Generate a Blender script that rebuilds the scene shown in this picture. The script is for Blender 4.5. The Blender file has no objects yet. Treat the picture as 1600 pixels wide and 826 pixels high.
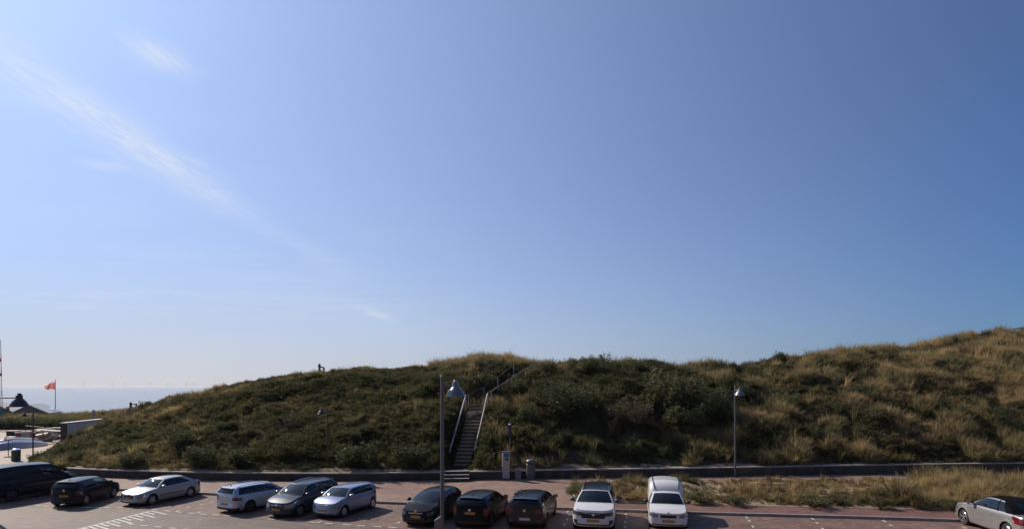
import bpy, bmesh, math, random
import numpy as np
from mathutils import Vector, Matrix
R = math.radians
random.seed(7)
rng = np.random.default_rng(11)
scn = bpy.context.scene
COL = scn.collection

# ------------------------------------------------------------------ camera
FPX, HOR, CH = 950.0, 604.0, 6.25          # focal length in photo pixels, horizon row, eye height
cam = bpy.data.cameras.new('camera')
cam.sensor_width = 36.0
cam.lens = 36.0 * FPX / 1600.0
cam.shift_y = (HOR - 413.0) / 1600.0
cam.clip_start, cam.clip_end = 0.1, 90000
camo = bpy.data.objects.new('camera', cam)
COL.objects.link(camo)
camo.location = (0, 0, CH)
camo.rotation_euler = (R(90), 0, 0)
scn.camera = camo

# ------------------------------------------------------------------ light
SUN_AZ, SUN_EL = 50.0, 37.0                # degrees left of the view axis, elevation
sd = Vector((-math.sin(R(SUN_AZ)) * math.cos(R(SUN_EL)), math.cos(R(SUN_AZ)) * math.cos(R(SUN_EL)), math.sin(R(SUN_EL))))
sun = bpy.data.lights.new('sun', 'SUN')
sun.energy = 4.9
sun.angle = R(0.53)
sun.color = (1.0, 0.89, 0.76)
suno = bpy.data.objects.new('sun', sun)
COL.objects.link(suno)
suno.location = (-60, 40, 60)
suno.rotation_euler = sd.to_track_quat('Z', 'Y').to_euler()

EXPO, SKYS = 0.0, 0.085
scn.view_settings.view_transform = 'Standard'
scn.view_settings.look = 'None'
scn.view_settings.exposure = EXPO
scn.view_settings.gamma = 1.0

world = bpy.data.worlds.new('World')
scn.world = world
world.use_nodes = True


def world_nodes():
    nt = world.node_tree
    nt.nodes.clear()
    N = nt.nodes.new
    L = nt.links.new
    out = N('ShaderNodeOutputWorld')
    bg = N('ShaderNodeBackground')
    bg.inputs[1].default_value = SKYS
    sky = N('ShaderNodeTexSky')
    sky.sky_type = 'NISHITA'
    sky.sun_disc = False
    sky.sun_elevation = R(SUN_EL)
    sky.sun_rotation = R(-SUN_AZ)
    sky.altitude = 0
    sky.air_density = 0.8
    sky.dust_density = 0.1
    sky.ozone_density = 5.0
    tc = N('ShaderNodeTexCoord')
    sep = N('ShaderNodeSeparateXYZ')
    L(tc.outputs['Generated'], sep.inputs[0])

    def m(op, a, b=None, clamp=False):
        n = N('ShaderNodeMath')
        n.operation = op
        n.use_clamp = clamp
        for k, v in enumerate((a, b)):
            if v is None:
                continue
            if isinstance(v, (int, float)):
                n.inputs[k].default_value = v
            else:
                L(v, n.inputs[k])
        return n.outputs[0]

    # cirrus layer: the direction meets a flat sheet of ice cloud high above (unit height)
    zz = m('MAXIMUM', sep.outputs[2], 0.02)
    cx = m('DIVIDE', sep.outputs[0], zz)
    cy = m('DIVIDE', sep.outputs[1], zz)
    comb = N('ShaderNodeCombineXYZ')
    L(cx, comb.inputs[0])
    L(cy, comb.inputs[1])

    def noise(scale, sx=1.0, sy=1.0, detail=5, rough=0.55, dist=0.0):
        mp = N('ShaderNodeMapping')
        mp.inputs['Scale'].default_value = (sx, sy, 1)
        L(comb.outputs[0], mp.inputs[0])
        n = N('ShaderNodeTexNoise')
        n.inputs['Scale'].default_value = scale
        n.inputs['Detail'].default_value = detail
        n.inputs['Roughness'].default_value = rough
        n.inputs['Distortion'].default_value = dist
        L(mp.outputs[0], n.inputs[0])
        return n.outputs[0]

    def gauss(v, c, w):
        d = m('DIVIDE', m('SUBTRACT', v, c), w)
        return m('EXPONENT', m('MULTIPLY', m('MULTIPLY', d, d), -1.0))

    n1 = noise(3.0, 1.6, 0.7, 6, 0.6, 0.4)
    n2 = noise(9.0, 1.8, 0.5, 5, 0.6, 0.3)
    n4 = noise(22.0, 1.9, 0.28, 7, 0.65, 0.6)
    n3 = noise(1.1, 0.6, 1.6, 6, 0.6, 0.5)
    # long streak running away from the viewer
    cxw = m('ADD', cx, m('MULTIPLY', m('SUBTRACT', n1, 0.5), 0.22))
    mr = N('ShaderNodeFloatCurve')
    cv = mr.mapping.curves[0]
    pts = [(0.0, 0.50), (0.12, 0.50), (0.18, 0.495), (0.25, 0.49), (0.31, 0.52), (0.36, 0.505), (0.45, 0.49), (0.6, 0.45), (1.0, 0.4)]
    cv.points[0].location = pts[0]
    cv.points[1].location = pts[-1]
    for p in pts[1:-1]:
        cv.points.new(*p)
    mr.mapping.update()
    L(m('DIVIDE', cy, 15.0, True), mr.inputs[1])
    xc = m('SUBTRACT', m('MULTIPLY', mr.outputs[0], 3.0), 3.04)   # centre line of the streak
    d = m('DIVIDE', m('SUBTRACT', cxw, xc), 0.13)
    core = m('EXPONENT', m('MULTIPLY', m('MULTIPLY', d, d), -1.0))
    along = m('MULTIPLY', gauss(cy, 2.5, 0.95), 1.0)
    along2 = m('MULTIPLY', gauss(cy, 4.2, 1.0), 0.25)
    along = m('MAXIMUM', along, along2)
    st = m('MULTIPLY', m('MULTIPLY', core, along), m('MULTIPLY', m('SUBTRACT', m('ADD', m('MULTIPLY', n2, 0.6), m('MULTIPLY', n4, 0.6)), 0.30, True), 2.3))
    # small stray puffs
    p1 = m('MULTIPLY', m('MULTIPLY', gauss(m('ADD', cx, m('MULTIPLY', n1, 0.3)), -0.93, 0.06), gauss(cy, 1.84, 0.10)), m('MULTIPLY', n4, 1.5))
    p2 = m('MULTIPLY', gauss(cx, -1.84, 0.09), gauss(cy, 2.76, 0.07))
    p2 = m('MULTIPLY', p2, m('MULTIPLY', n2, 0.8))
    p3 = m('MULTIPLY', gauss(cxw, -1.85, 0.13), gauss(cy, 8.4, 0.8))
    veil = m('MULTIPLY', m('MULTIPLY', gauss(cy, 7.2, 1.5), m('MULTIPLY', gauss(cx, -4.6, 2.6), 0.5)), m('MULTIPLY', m('SUBTRACT', n3, 0.42), 3.0, True))
    broad = m('MULTIPLY', m('MULTIPLY', gauss(cx, -2.3, 1.3), m('SUBTRACT', n3, 0.3, True)), 0.25)
    tot = m('ADD', m('MULTIPLY', st, 0.62), m('MULTIPLY', p1, 0.6))
    tot = m('ADD', tot, m('MULTIPLY', p2, 0.6))
    tot = m('ADD', tot, m('MULTIPLY', p3, 0.3))
    tot = m('ADD', tot, m('MULTIPLY', veil, 0.5))
    tot = m('ADD', tot, broad, True)
    up = m('MULTIPLY', m('SUBTRACT', sep.outputs[2], 0.03), 20.0, True)
    tot = m('MULTIPLY', tot, up)
    # thin maritime haze: a wide pale glow round the sun and a milky band low over the horizon
    K = 1.0 / (SKYS * 2 ** EXPO)

    def rgb(c, f=None):
        cc = N('ShaderNodeCombineColor')
        for k in range(3):
            if f is None: cc.inputs[k].default_value = c[k] * K
            else: L(m('MULTIPLY', f, c[k] * K), cc.inputs[k])
        return cc.outputs[0]

    def mixc(fac, a, b, mode='MIX'):
        x = N('ShaderNodeMix')
        x.data_type = 'RGBA'
        x.blend_type = mode
        if isinstance(fac, float): x.inputs['Factor'].default_value = fac
        else: L(fac, x.inputs['Factor'])
        L(a, x.inputs['A'])
        L(b, x.inputs['B'])
        return x.outputs['Result']

    dp = N('ShaderNodeVectorMath')
    dp.operation = 'DOT_PRODUCT'
    L(tc.outputs['Generated'], dp.inputs[0])
    dp.inputs[1].default_value = sd
    gam = m('MULTIPLY', m('ARCCOSINE', m('MINIMUM', dp.outputs['Value'], 0.999)), 57.2958)
    glow = m('MAXIMUM', m('SUBTRACT', m('MULTIPLY', m('EXPONENT', m('DIVIDE', gam, -34.0)), 0.84), 0.075), 0.0)
    low = m('EXPONENT', m('DIVIDE', m('MAXIMUM', sep.outputs[2], 0.0), -0.07))
    glow = m('MULTIPLY', glow, m('SUBTRACT', 1.0, m('MULTIPLY', low, 0.75)))
    dim = m('SUBTRACT', 1.0, m('MULTIPLY', m('EXPONENT', m('DIVIDE', m('MAXIMUM', sep.outputs[2], 0.0), -0.16)), 0.36))
    dc = N('ShaderNodeCombineColor')
    L(m('MULTIPLY', dim, 0.76), dc.inputs[0])
    L(m('MULTIPLY', dim, 0.92), dc.inputs[1])
    L(m('MULTIPLY', dim, 1.14), dc.inputs[2])
    col = mixc(1.0, mixc(1.0, sky.outputs[0], dc.outputs[0], 'MULTIPLY'), rgb((0.82, 0.97, 1.2), glow), 'ADD')
    sfac = m('DIVIDE', m('SUBTRACT', 86.0, gam), 45.0, True)
    mid = m('EXPONENT', m('DIVIDE', m('MAXIMUM', sep.outputs[2], 0.0), -0.19))
    col = mixc(m('MULTIPLY', m('MULTIPLY', mid, sfac), 0.88), col, rgb((0.60, 0.66, 0.80)))
    hz = mixc(sfac, rgb((0.165, 0.25, 0.40)), rgb((0.64, 0.625, 0.65)))
    col = mixc(m('MULTIPLY', low, 0.92), col, hz)
    col = mixc(tot, col, rgb((0.80, 0.84, 0.90)))
    L(col, bg.inputs[0])
    L(bg.outputs[0], out.inputs[0])


world_nodes()


# ------------------------------------------------------------------ helpers
def G(px, py, z=0.0):
    """point of the level ground (height z) met by a sight line measured in the photograph"""
    y = FPX * (CH - z) / (py - HOR)
    return Vector(((px - 800.0) / FPX * y, y, z))


def A(px, py, y):
    """point at distance y along the view axis"""
    return Vector(((px - 800.0) / FPX * y, y, CH - (py - HOR) / FPX * y))


def props(o, label=None, cat=None, group=None, kind=None):
    if label: o['label'] = label
    if cat: o['category'] = cat
    if group: o['group'] = group
    if kind: o['kind'] = kind
    return o


def link(o, parent=None):
    COL.objects.link(o)
    if parent is not None:
        o.parent = parent
    return o


def thing(name, label, cat, loc=(0, 0, 0), rz=0.0, group=None):
    o = bpy.data.objects.new(name, None)
    o.empty_display_size = 0.2
    link(o)
    o.location = loc
    o.rotation_euler = (0, 0, rz)
    return props(o, label, cat, group)


class MB:
    """collects faces, then links them as one mesh object"""
    def __init__(s):
        s.v, s.f = [], []

    def add(s, vs, fs):
        b = len(s.v)
        s.v += [tuple(p) for p in vs]
        s.f += [tuple(i + b for i in f) for f in fs]
        return s

    def box(s, c, d, rz=0.0, M=None, taper=1.0):
        hx, hy, hz = d[0] / 2, d[1] / 2, d[2] / 2
        vs = []
        for z in (-1, 1):
            t = taper if z > 0 else 1.0
            for x, y in ((-1, -1), (1, -1), (1, 1), (-1, 1)):
                p = Vector((x * hx * t, y * hy * t, z * hz))
                if rz: p = Matrix.Rotation(rz, 3, 'Z') @ p
                if M: p = M @ p
                vs.append(p + Vector(c))
        return s.add(vs, [(3, 2, 1, 0), (4, 5, 6, 7), (0, 1, 5, 4), (1, 2, 6, 5), (2, 3, 7, 6), (3, 0, 4, 7)])

    def tube(s, pts, rad, n=8, cap=True):
        pts = [Vector(p) for p in pts]
        rads = rad if isinstance(rad, (list, tuple)) else [rad] * len(pts)
        rings = []
        prev = None
        for i, p in enumerate(pts):
            t = (pts[min(i + 1, len(pts) - 1)] - pts[max(i - 1, 0)]).normalized()
            if prev is None:
                a = t.orthogonal().normalized()
            else:
                a = (prev - t * prev.dot(t)).normalized()
            prev = a
            b = t.cross(a)
            rings.append([p + (a * math.cos(2 * math.pi * k / n) + b * math.sin(2 * math.pi * k / n)) * rads[i] for k in range(n)])
        vs = [q for r in rings for q in r]
        fs = []
        for i in range(len(pts) - 1):
            for k in range(n):
                k2 = (k + 1) % n
                fs.append((i * n + k, i * n + k2, (i + 1) * n + k2, (i + 1) * n + k))
        if cap:
            fs.append(tuple(range(n))[::-1])
            fs.append(tuple((len(pts) - 1) * n + k for k in range(n)))
        return s.add(vs, fs)

    def lathe(s, prof, c=(0, 0, 0), n=20, axis='Z', M=None):
        vs, fs = [], []
        for r, z in prof:
            for k in range(n):
                a = 2 * math.pi * k / n
                p = Vector((r * math.cos(a), r * math.sin(a), z))
                if axis == 'Y': p = Vector((p.x, p.z, p.y))
                if M: p = M @ p
                vs.append(p + Vector(c))
        for i in range(len(prof) - 1):
            for k in range(n):
                k2 = (k + 1) % n
                fs.append((i * n + k, i * n + k2, (i + 1) * n + k2, (i + 1) * n + k))
        return s.add(vs, fs)

    def grid(s, rows):
        n = len(rows[0])
        vs = [p for r in rows for p in r]
        fs = [(i * n + j, i * n + j + 1, (i + 1) * n + j + 1, (i + 1) * n + j) for i in range(len(rows) - 1) for j in range(n - 1)]
        return s.add(vs, fs)

    def mesh(s, name, mat, smooth=None, weld=False):
        me = bpy.data.meshes.new(name)
        me.from_pydata(s.v, [], s.f)
        bm = bmesh.new()
        bm.from_mesh(me)
        if weld: bmesh.ops.remove_doubles(bm, verts=bm.verts, dist=0.002)
        bmesh.ops.recalc_face_normals(bm, faces=bm.faces)
        bm.to_mesh(me)
        bm.free()
        if smooth is not None:
            me.polygons.foreach_set('use_smooth', [True] * len(me.polygons))
            me.set_sharp_from_angle(angle=R(smooth))
        if mat: me.materials.append(mat)
        return me

    def build(s, name, mat, parent=None, smooth=None, weld=False, loc=None, rz=0.0):
        o = bpy.data.objects.new(name, s.mesh(name, mat, smooth, weld))
        link(o, parent)
        if loc is not None: o.location = loc
        if rz: o.rotation_euler = (0, 0, rz)
        return o


def copy_tree(o, parent=None):
    c = o.copy()
    COL.objects.link(c)
    c.parent = parent
    for ch in list(o.children):
        copy_tree(ch, c)
    return c


# ------------------------------------------------------------------ materials
def new_mat(name):
    m = bpy.data.materials.new(name)
    m.use_nodes = True
    return m, m.node_tree, m.node_tree.nodes['Principled BSDF']


def plain(name, col, rough=0.6, metal=0.0, var=0.12, scale=6.0, bump=0.0, coat=0.0, spec=None):
    m, nt, b = new_mat(name)
    N, L = nt.nodes.new, nt.links.new
    b.inputs['Roughness'].default_value = rough
    b.inputs['Metallic'].default_value = metal
    b.inputs['Coat Weight'].default_value = coat
    if spec is not None: b.inputs['Specular IOR Level'].default_value = spec
    g = N('ShaderNodeNewGeometry')
    n = N('ShaderNodeTexNoise')
    n.inputs['Scale'].default_value = scale
    n.inputs['Detail'].default_value = 6
    L(g.outputs['Position'], n.inputs['Vector'])
    r = N('ShaderNodeValToRGB')
    r.color_ramp.elements[0].position = 0.3
    r.color_ramp.elements[1].position = 0.7
    r.color_ramp.elements[0].color = tuple(c * (1 - var) for c in col) + (1,)
    r.color_ramp.elements[1].color = tuple(min(1, c * (1 + var)) for c in col) + (1,)
    L(n.outputs[0], r.inputs[0])
    L(r.outputs[0], b.inputs['Base Color'])
    if bump:
        bp = N('ShaderNodeBump')
        bp.inputs['Strength'].default_value = bump
        bp.inputs['Distance'].default_value = 0.02
        L(n.outputs[0], bp.inputs['Height'])
        L(bp.outputs[0], b.inputs['Normal'])
    return m


def paver(name, c1, c2, cj, bw=0.21, bh=0.075, rot=0.0, patch=0.25, rough=0.75, sand=None, stain=0.25):
    """brick paving in world coordinates, with patchy wear and blown sand"""
    m, nt, b = new_mat(name)
    N, L = nt.nodes.new, nt.links.new
    b.inputs['Roughness'].default_value = rough
    b.inputs['Specular IOR Level'].default_value = 0.35
    g = N('ShaderNodeNewGeometry')
    mp = N('ShaderNodeMapping')
    mp.inputs['Rotation'].default_value = (0, 0, rot)
    L(g.outputs['Position'], mp.inputs[0])
    br = N('ShaderNodeTexBrick')
    br.inputs['Scale'].default_value = 1.0
    br.inputs['Brick Width'].default_value = bw
    br.inputs['Row Height'].default_value = bh
    br.inputs['Mortar Size'].default_value = 0.006
    br.inputs['Color1'].default_value = c1 + (1,)
    br.inputs['Color2'].default_value = c2 + (1,)
    br.inputs['Mortar'].default_value = cj + (1,)
    L(mp.outputs[0], br.inputs['Vector'])
    last = br.outputs['Color']

    def nz(scale, det=5):
        n = N('ShaderNodeTexNoise')
        n.inputs['Scale'].default_value = scale
        n.inputs['Detail'].default_value = det
        n.inputs['Roughness'].default_value = 0.6
        L(g.outputs['Position'], n.inputs['Vector'])
        return n.outputs[0]

    def ramp(v, p0, p1, a, bb):
        r = N('ShaderNodeMapRange')
        r.inputs[1].default_value, r.inputs[2].default_value = p0, p1
        r.inputs[3].default_value, r.inputs[4].default_value = a, bb
        L(v, r.inputs[0])
        return r.outputs[0]

    def mul(a, f):
        x = N('ShaderNodeMix')
        x.data_type = 'RGBA'
        x.blend_type = 'MULTIPLY'
        x.inputs['Factor'].default_value = 1.0
        L(a, x.inputs['A'])
        c = N('ShaderNodeCombineColor')
        for k in range(3): L(f, c.inputs[k])
        L(c.outputs[0], x.inputs['B'])
        return x.outputs['Result']

    last = mul(last, ramp(nz(0.35), 0.3, 0.7, 1 - patch, 1 + patch))
    last = mul(last, ramp(nz(4.0), 0.3, 0.7, 0.82, 1.18))
    last = mul(last, ramp(nz(1.4), 0.35, 0.65, 0.9, 1.1))
    last = mul(last, ramp(nz(0.9, 3), 0.28, 0.42, 1 - stain, 1.0))
    if sand:
        x = N('ShaderNodeMix')
        x.data_type = 'RGBA'
        x.inputs['B'].default_value = sand[0] + (1,)
        L(ramp(nz(sand[1], 6), 0.5, 0.72, 0.0, sand[2]), x.inputs['Factor'])
        L(last, x.inputs['A'])
        last = x.outputs['Result']
    L(last, b.inputs['Base Color'])
    bp = N('ShaderNodeBump')
    bp.inputs['Strength'].default_value = 0.5
    bp.inputs['Distance'].default_value = 0.006
    bp.invert = True
    L(br.outputs['Fac'], bp.inputs['Height'])
    L(bp.outputs[0], b.inputs['Normal'])
    return m


def paint(name, col, metal=0.0, rough=0.38, coat=1.0):
    m, nt, b = new_mat(name)
    N, L = nt.nodes.new, nt.links.new
    b.inputs['Metallic'].default_value = metal
    b.inputs['Roughness'].default_value = rough
    b.inputs['Coat Weight'].default_value = coat
    b.inputs['Specular IOR Level'].default_value = 0.5 * coat
    b.inputs['Coat Roughness'].default_value = 0.04
    g = N('ShaderNodeNewGeometry')
    n = N('ShaderNodeTexNoise')
    n.inputs['Scale'].default_value = 2.2
    n.inputs['Detail'].default_value = 7
    L(g.outputs['Position'], n.inputs['Vector'])
    r = N('ShaderNodeValToRGB')
    r.color_ramp.elements[0].color = tuple(c * 0.92 for c in col) + (1,)
    r.color_ramp.elements[1].color = tuple(min(1, c * 1.06 + 0.004) for c in col) + (1,)
    L(n.outputs[0], r.inputs[0])
    L(r.outputs[0], b.inputs['Base Color'])
    rr = N('ShaderNodeMapRange')
    rr.inputs[3].default_value, rr.inputs[4].default_value = 0.03, 0.12
    L(n.outputs[0], rr.inputs[0])
    L(rr.outputs[0], b.inputs['Coat Roughness'])
    return m


def glass(name, tint=(0.34, 0.39, 0.39)):
    m, nt, b = new_mat(name)
    N, L = nt.nodes.new, nt.links.new
    nt.nodes.remove(b)
    out = nt.nodes['Material Output']
    t = N('ShaderNodeBsdfTransparent')
    t.inputs[0].default_value = tint + (1,)
    gl = N('ShaderNodeBsdfGlossy')
    gl.inputs[0].default_value = (0.95, 0.97, 1, 1)
    gl.inputs['Roughness'].default_value = 0.025
    fr = N('ShaderNodeFresnel')
    fr.inputs[0].default_value = 1.52
    g = N('ShaderNodeNewGeometry')
    n = N('ShaderNodeTexNoise')
    n.inputs['Scale'].default_value = 3.0
    L(g.outputs['Position'], n.inputs['Vector'])
    ad = N('ShaderNodeMath')
    ad.operation = 'MULTIPLY_ADD'
    ad.inputs[1].default_value = 0.03
    L(n.outputs[0], ad.inputs[0])
    L(fr.outputs[0], ad.inputs[2])
    mx = N('ShaderNodeMixShader')
    L(ad.outputs[0], mx.inputs[0])
    L(t.outputs[0], mx.inputs[1])
    L(gl.outputs[0], mx.inputs[2])
    L(mx.outputs[0], out.inputs[0])
    return m


M = {}
M['tyre'] = plain('tyre_rubber', (0.018, 0.018, 0.019), 0.85, 0, 0.2, 20)
M['rim'] = plain('alloy_rim', (0.55, 0.55, 0.56), 0.28, 0.9, 0.08, 10)
M['darkrim'] = plain('dark_rim', (0.12, 0.12, 0.125), 0.35, 0.8, 0.08, 10)
M['trim'] = plain('black_plastic_trim', (0.02, 0.02, 0.021), 0.5, 0, 0.2, 12)
M['under'] = plain('underbody_black', (0.01, 0.01, 0.01), 0.9, 0, 0.2, 8)
M['inside'] = plain('interior_fabric', (0.03, 0.03, 0.032), 0.85, 0, 0.2, 9)
M['chrome'] = plain('bright_chrome', (0.75, 0.76, 0.78), 0.12, 1.0, 0.03, 9)
M['lampglass'] = plain('headlamp_lens', (0.24, 0.26, 0.28), 0.08, 0.55, 0.25, 30, coat=1.0)
M['darklamp'] = plain('smoked_lamp_lens', (0.07, 0.075, 0.08), 0.1, 0.3, 0.3, 30, coat=1.0)
M['taillamp'] = plain('red_lamp_lens', (0.14, 0.008, 0.014), 0.12, 0, 0.2, 30, coat=1.0)
M['amber'] = plain('amber_lens', (0.6, 0.2, 0.02), 0.15, 0, 0.1, 30, coat=1.0)
M['plate_y'] = plain('yellow_plate', (0.50, 0.25, 0.02), 0.45, 0, 0.05, 10)
M['plate_w'] = plain('white_plate', (0.6, 0.6, 0.6), 0.45, 0, 0.05, 10)
M['plate_b'] = plain('blue_band', (0.02, 0.07, 0.35), 0.45, 0, 0.05, 10)
M['paper'] = plain('paper_ticket', (0.7, 0.72, 0.7), 0.7, 0, 0.15, 40)
M['glass'] = glass('car_glass')
M['tint'] = glass('tinted_car_glass', (0.12, 0.13, 0.14))
# ------------------------------------------------------------------ ground, road, kerb
M['sand'] = plain('blown_sand', (0.25, 0.185, 0.12), 0.95, 0, 0.22, 3.5, bump=0.5)
M['soil'] = plain('dune_soil', (0.07, 0.056, 0.033), 0.95, 0, 0.45, 1.8, bump=0.6)
M['road'] = paver('road_clinker', (0.122, 0.086, 0.068), (0.184, 0.134, 0.108), (0.05, 0.04, 0.033), 0.22, 0.08, R(-28), 0.18, 0.7)
M['bay'] = paver('bay_brick', (0.128, 0.076, 0.059), (0.212, 0.133, 0.105), (0.05, 0.036, 0.03), 0.22, 0.11, R(9), 0.2, 0.75, stain=0.4, sand=((0.26, 0.2, 0.15), 0.5, 0.22))
M['walk'] = paver('promenade_brick', (0.2, 0.12, 0.09), (0.28, 0.172, 0.13), (0.11, 0.08, 0.06), 0.21, 0.075, R(9), 0.12, 0.75, sand=((0.31, 0.235, 0.165), 0.33, 0.5))
M['redwalk'] = paver('red_brick_path', (0.15, 0.072, 0.058), (0.185, 0.092, 0.074), (0.08, 0.045, 0.04), 0.21, 0.075, R(99), 0.10, 0.78, sand=((0.28, 0.2, 0.15), 0.6, 0.15))
M['beachpath'] = paver('beach_path_paving', (0.36, 0.28, 0.215), (0.41, 0.32, 0.25), (0.25, 0.2, 0.16), 0.3, 0.3, R(20), 0.1, 0.8, sand=((0.4, 0.32, 0.24), 0.5, 0.6))
M['kerb'] = plain('kerb_concrete', (0.27, 0.25, 0.235), 0.85, 0, 0.2, 5, bump=0.3)
M['mark'] = plain('white_paving_mark', (0.44, 0.42, 0.39), 0.7, 0, 0.4, 9)
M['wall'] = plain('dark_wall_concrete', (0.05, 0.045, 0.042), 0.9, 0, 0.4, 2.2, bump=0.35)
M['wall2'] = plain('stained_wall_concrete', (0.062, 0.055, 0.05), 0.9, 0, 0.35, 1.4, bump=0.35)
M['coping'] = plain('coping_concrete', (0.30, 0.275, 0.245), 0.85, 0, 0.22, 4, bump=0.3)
M['wood'] = plain('weathered_wood', (0.30, 0.245, 0.19), 0.85, 0, 0.25, 9, bump=0.3)
M['rail'] = plain('pale_rail_wood', (0.72, 0.65, 0.56), 0.75, 0, 0.16, 14, bump=0.2)  # paler tone stands in for sun on the stair handrails
M['riser'] = plain('shaded_riser_wood', (0.15, 0.11, 0.072), 0.85, 0, 0.25, 9)  # darkened so the risers carry their shade in the colour
M['tread'] = plain('sunlit_tread', (0.5, 0.4, 0.28), 0.9, 0, 0.2, 6)  # lightened to paint in the sun on the treads
M['darkwood'] = plain('dark_wood', (0.06, 0.05, 0.045), 0.85, 0, 0.25, 9)
M['steel'] = plain('galvanised_grey_steel', (0.15, 0.153, 0.16), 0.45, 0.5, 0.14, 5)
M['lamphead'] = plain('pale_grey_lamp_enamel', (0.19, 0.195, 0.21), 0.32, 0.35, 0.10, 6)
M['darksteel'] = plain('dark_grey_steel', (0.055, 0.058, 0.065), 0.5, 0.3, 0.2, 5)

KZ = 0.12          # height of the pavement above the road

# kerb line (its road side), wall line and the line between the bays and the road, all in metres on the ground
KERB = [G(*p) for p in ((60, 761.5), (187, 766.5), (314, 772.3), (349, 774.3), (470, 780.5), (590, 786.6), (700, 790.4), (873, 796), (970, 799.5), (1080, 803.3), (1340, 810), (1450, 813.5))]
KERB = [KERB[0] + Vector((-30, 9.0, 0))] + [KERB[0] + Vector((-10, 2.8, 0))] + KERB + [KERB[-1] + Vector((14, -2.2, 0)), KERB[-1] + Vector((40, -6.3, 0))]
WALL = [G(*p, KZ) for p in ((104, 742.0), (165, 745.4), (307, 749.3), (350, 750), (480, 750.9), (605, 750.9), (700, 749.6), (860, 746.8), (1148, 743.6), (1340, 740.6), (1600, 738))]
WALL = WALL + [WALL[-1] + Vector((30, 2.8, 0))]
OUTER = [G(*p) for p in ((56, 790.4), (135, 793.3), (166, 793.4), (220, 794.2), (259, 798.7), (297, 802.3), (335, 805), (440, 812.5), (540, 820), (588, 823.6))]
OUTER = [OUTER[0] + Vector((-30, 8, 0)), OUTER[0] + Vector((-10, 2.2, 0))] + OUTER + [OUTER[-1] + Vector((9, -1.4, 0)), OUTER[-1] + Vector((45, -7, 0))]


def smooth_line(pts, n):
    """points spread evenly along a rounded line"""
    P = np.array([(p[0], p[1]) for p in pts])
    d = np.concatenate(([0], np.cumsum(np.hypot(*np.diff(P, axis=0).T))))
    t = np.linspace(0, d[-1], n * 4)
    X, Y = np.interp(t, d, P[:, 0]), np.interp(t, d, P[:, 1])
    k = np.hanning(max(5, int(n * 4 * 5.0 / d[-1])) | 1)
    k /= k.sum()
    h = len(k) // 2
    pad = lambda a: np.concatenate((2 * a[0] - a[h:0:-1], a, 2 * a[-1] - a[-2:-h - 2:-1]))
    X, Y = np.convolve(pad(X), k, 'valid'), np.convolve(pad(Y), k, 'valid')
    i = np.linspace(0, len(X) - 1, n).astype(int)
    return [Vector((X[j], Y[j], 0)) for j in i]


KL, WL, OL = smooth_line(KERB, 160), smooth_line(WALL, 140), smooth_line(OUTER, 120)
yat = lambda line, x: float(np.interp(x, [p.x for p in line], [p.y for p in line]))


def ribbon(name, fa_, fb_, x0, x1, z, mat, n=120, kind='structure', cross=1, zf=None):
    rows = []
    for x in np.linspace(x0, x1, n):
        a, b = fa_(x), fb_(x)
        rows.append([Vector((x, a + (b - a) * t, z + (zf(x, t) if zf else 0))) for t in np.linspace(0, 1, cross + 1)])
    o = MB().grid(rows).build(name, mat, smooth=30)
    return props(o, kind=kind) if kind else o


# land falling to the beach and out under the sea
def land():
    ys = [-60, -20, 0, 20, 40, 60, 80, 100, 112, 120, 130, 142, 156, 175, 200, 240, 300]
    zs = {112: -0.06, 120: -0.8, 130: -2.4, 142: -4.2, 156: -5.3, 175: -6.0, 200: -6.8, 240: -9, 300: -12}
    xs = np.linspace(-420, 420, 60)
    rows = [[Vector((x, y, zs.get(y, -0.06))) for x in xs] for y in ys]
    return props(MB().grid(rows).build('ground', M['sand'], smooth=40), 'sandy ground running down to the beach', kind='structure')


land()
kx = lambda x: yat(KL, x)
ox = lambda x: yat(OL, x)
wx = lambda x: yat(WL, x)
ribbon('road', lambda x: -30.0, ox, -62, 52, 0.0, M['road'])
ribbon('parking_bays', lambda x: ox(x) + 0.0, lambda x: kx(x) + 0.02, -62, 52, 0.004, M['bay'])
XS = 3.4           # the planted strip and its red path begin here
ribbon('promenade', lambda x: kx(x) + 0.16, lambda x: wx(x) + 0.05, -36.0, XS, KZ, M['walk'])
FRONT = [G(*p, KZ) for p in ((893, 781), (968, 785.5), (1104, 787.5), (1177, 789.5), (1356, 793.5), (1494, 796), (1600, 798.5))]
BACK = [G(*p, KZ) for p in ((893, 757), (975, 757), (1153, 755.5), (1397, 752.5), (1600, 749))]
FRONT = [Vector((XS - 1, FRONT[0].y + 0.3, 0))] + FRONT + [FRONT[-1] + Vector((25, -4, 0))]
BACK = [Vector((XS - 1, BACK[0].y + 0.1, 0))] + BACK + [BACK[-1] + Vector((25, 1.5, 0))]
FL, BL = smooth_line(FRONT, 80), smooth_line(BACK, 80)
fx, bx = (lambda x: yat(FL, x)), (lambda x: yat(BL, x))
ribbon('red_path', lambda x: kx(x) + 0.16, fx, XS, 52, KZ, M['redwalk'])
ribbon('promenade', bx, lambda x: wx(x) + 0.05, XS, 52, KZ, M['walk'])
STRIPN = [(rng.uniform(3, 50), rng.uniform(0.15, 0.85), rng.uniform(0.5, 1.6), rng.uniform(0.04, 0.2)) for _ in range(60)]


def strip_h(x, t):
    h = 0.16 * math.sin(math.pi * t) ** 0.7 * min(1, max(0, (x - XS) / 1.5))
    for cx_, ct, w, a in STRIPN:
        h += a * math.exp(-((x - cx_) / w) ** 2 - ((t - ct) / 0.22) ** 2) * (1 if 0.03 < t < 0.97 else 0.15)
    return h


ribbon('planted_strip', lambda x: fx(x) - 0.05, lambda x: bx(x) + 0.05, XS, 52, KZ + 0.01, M['sand'], n=220, cross=14, zf=strip_h)
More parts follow.
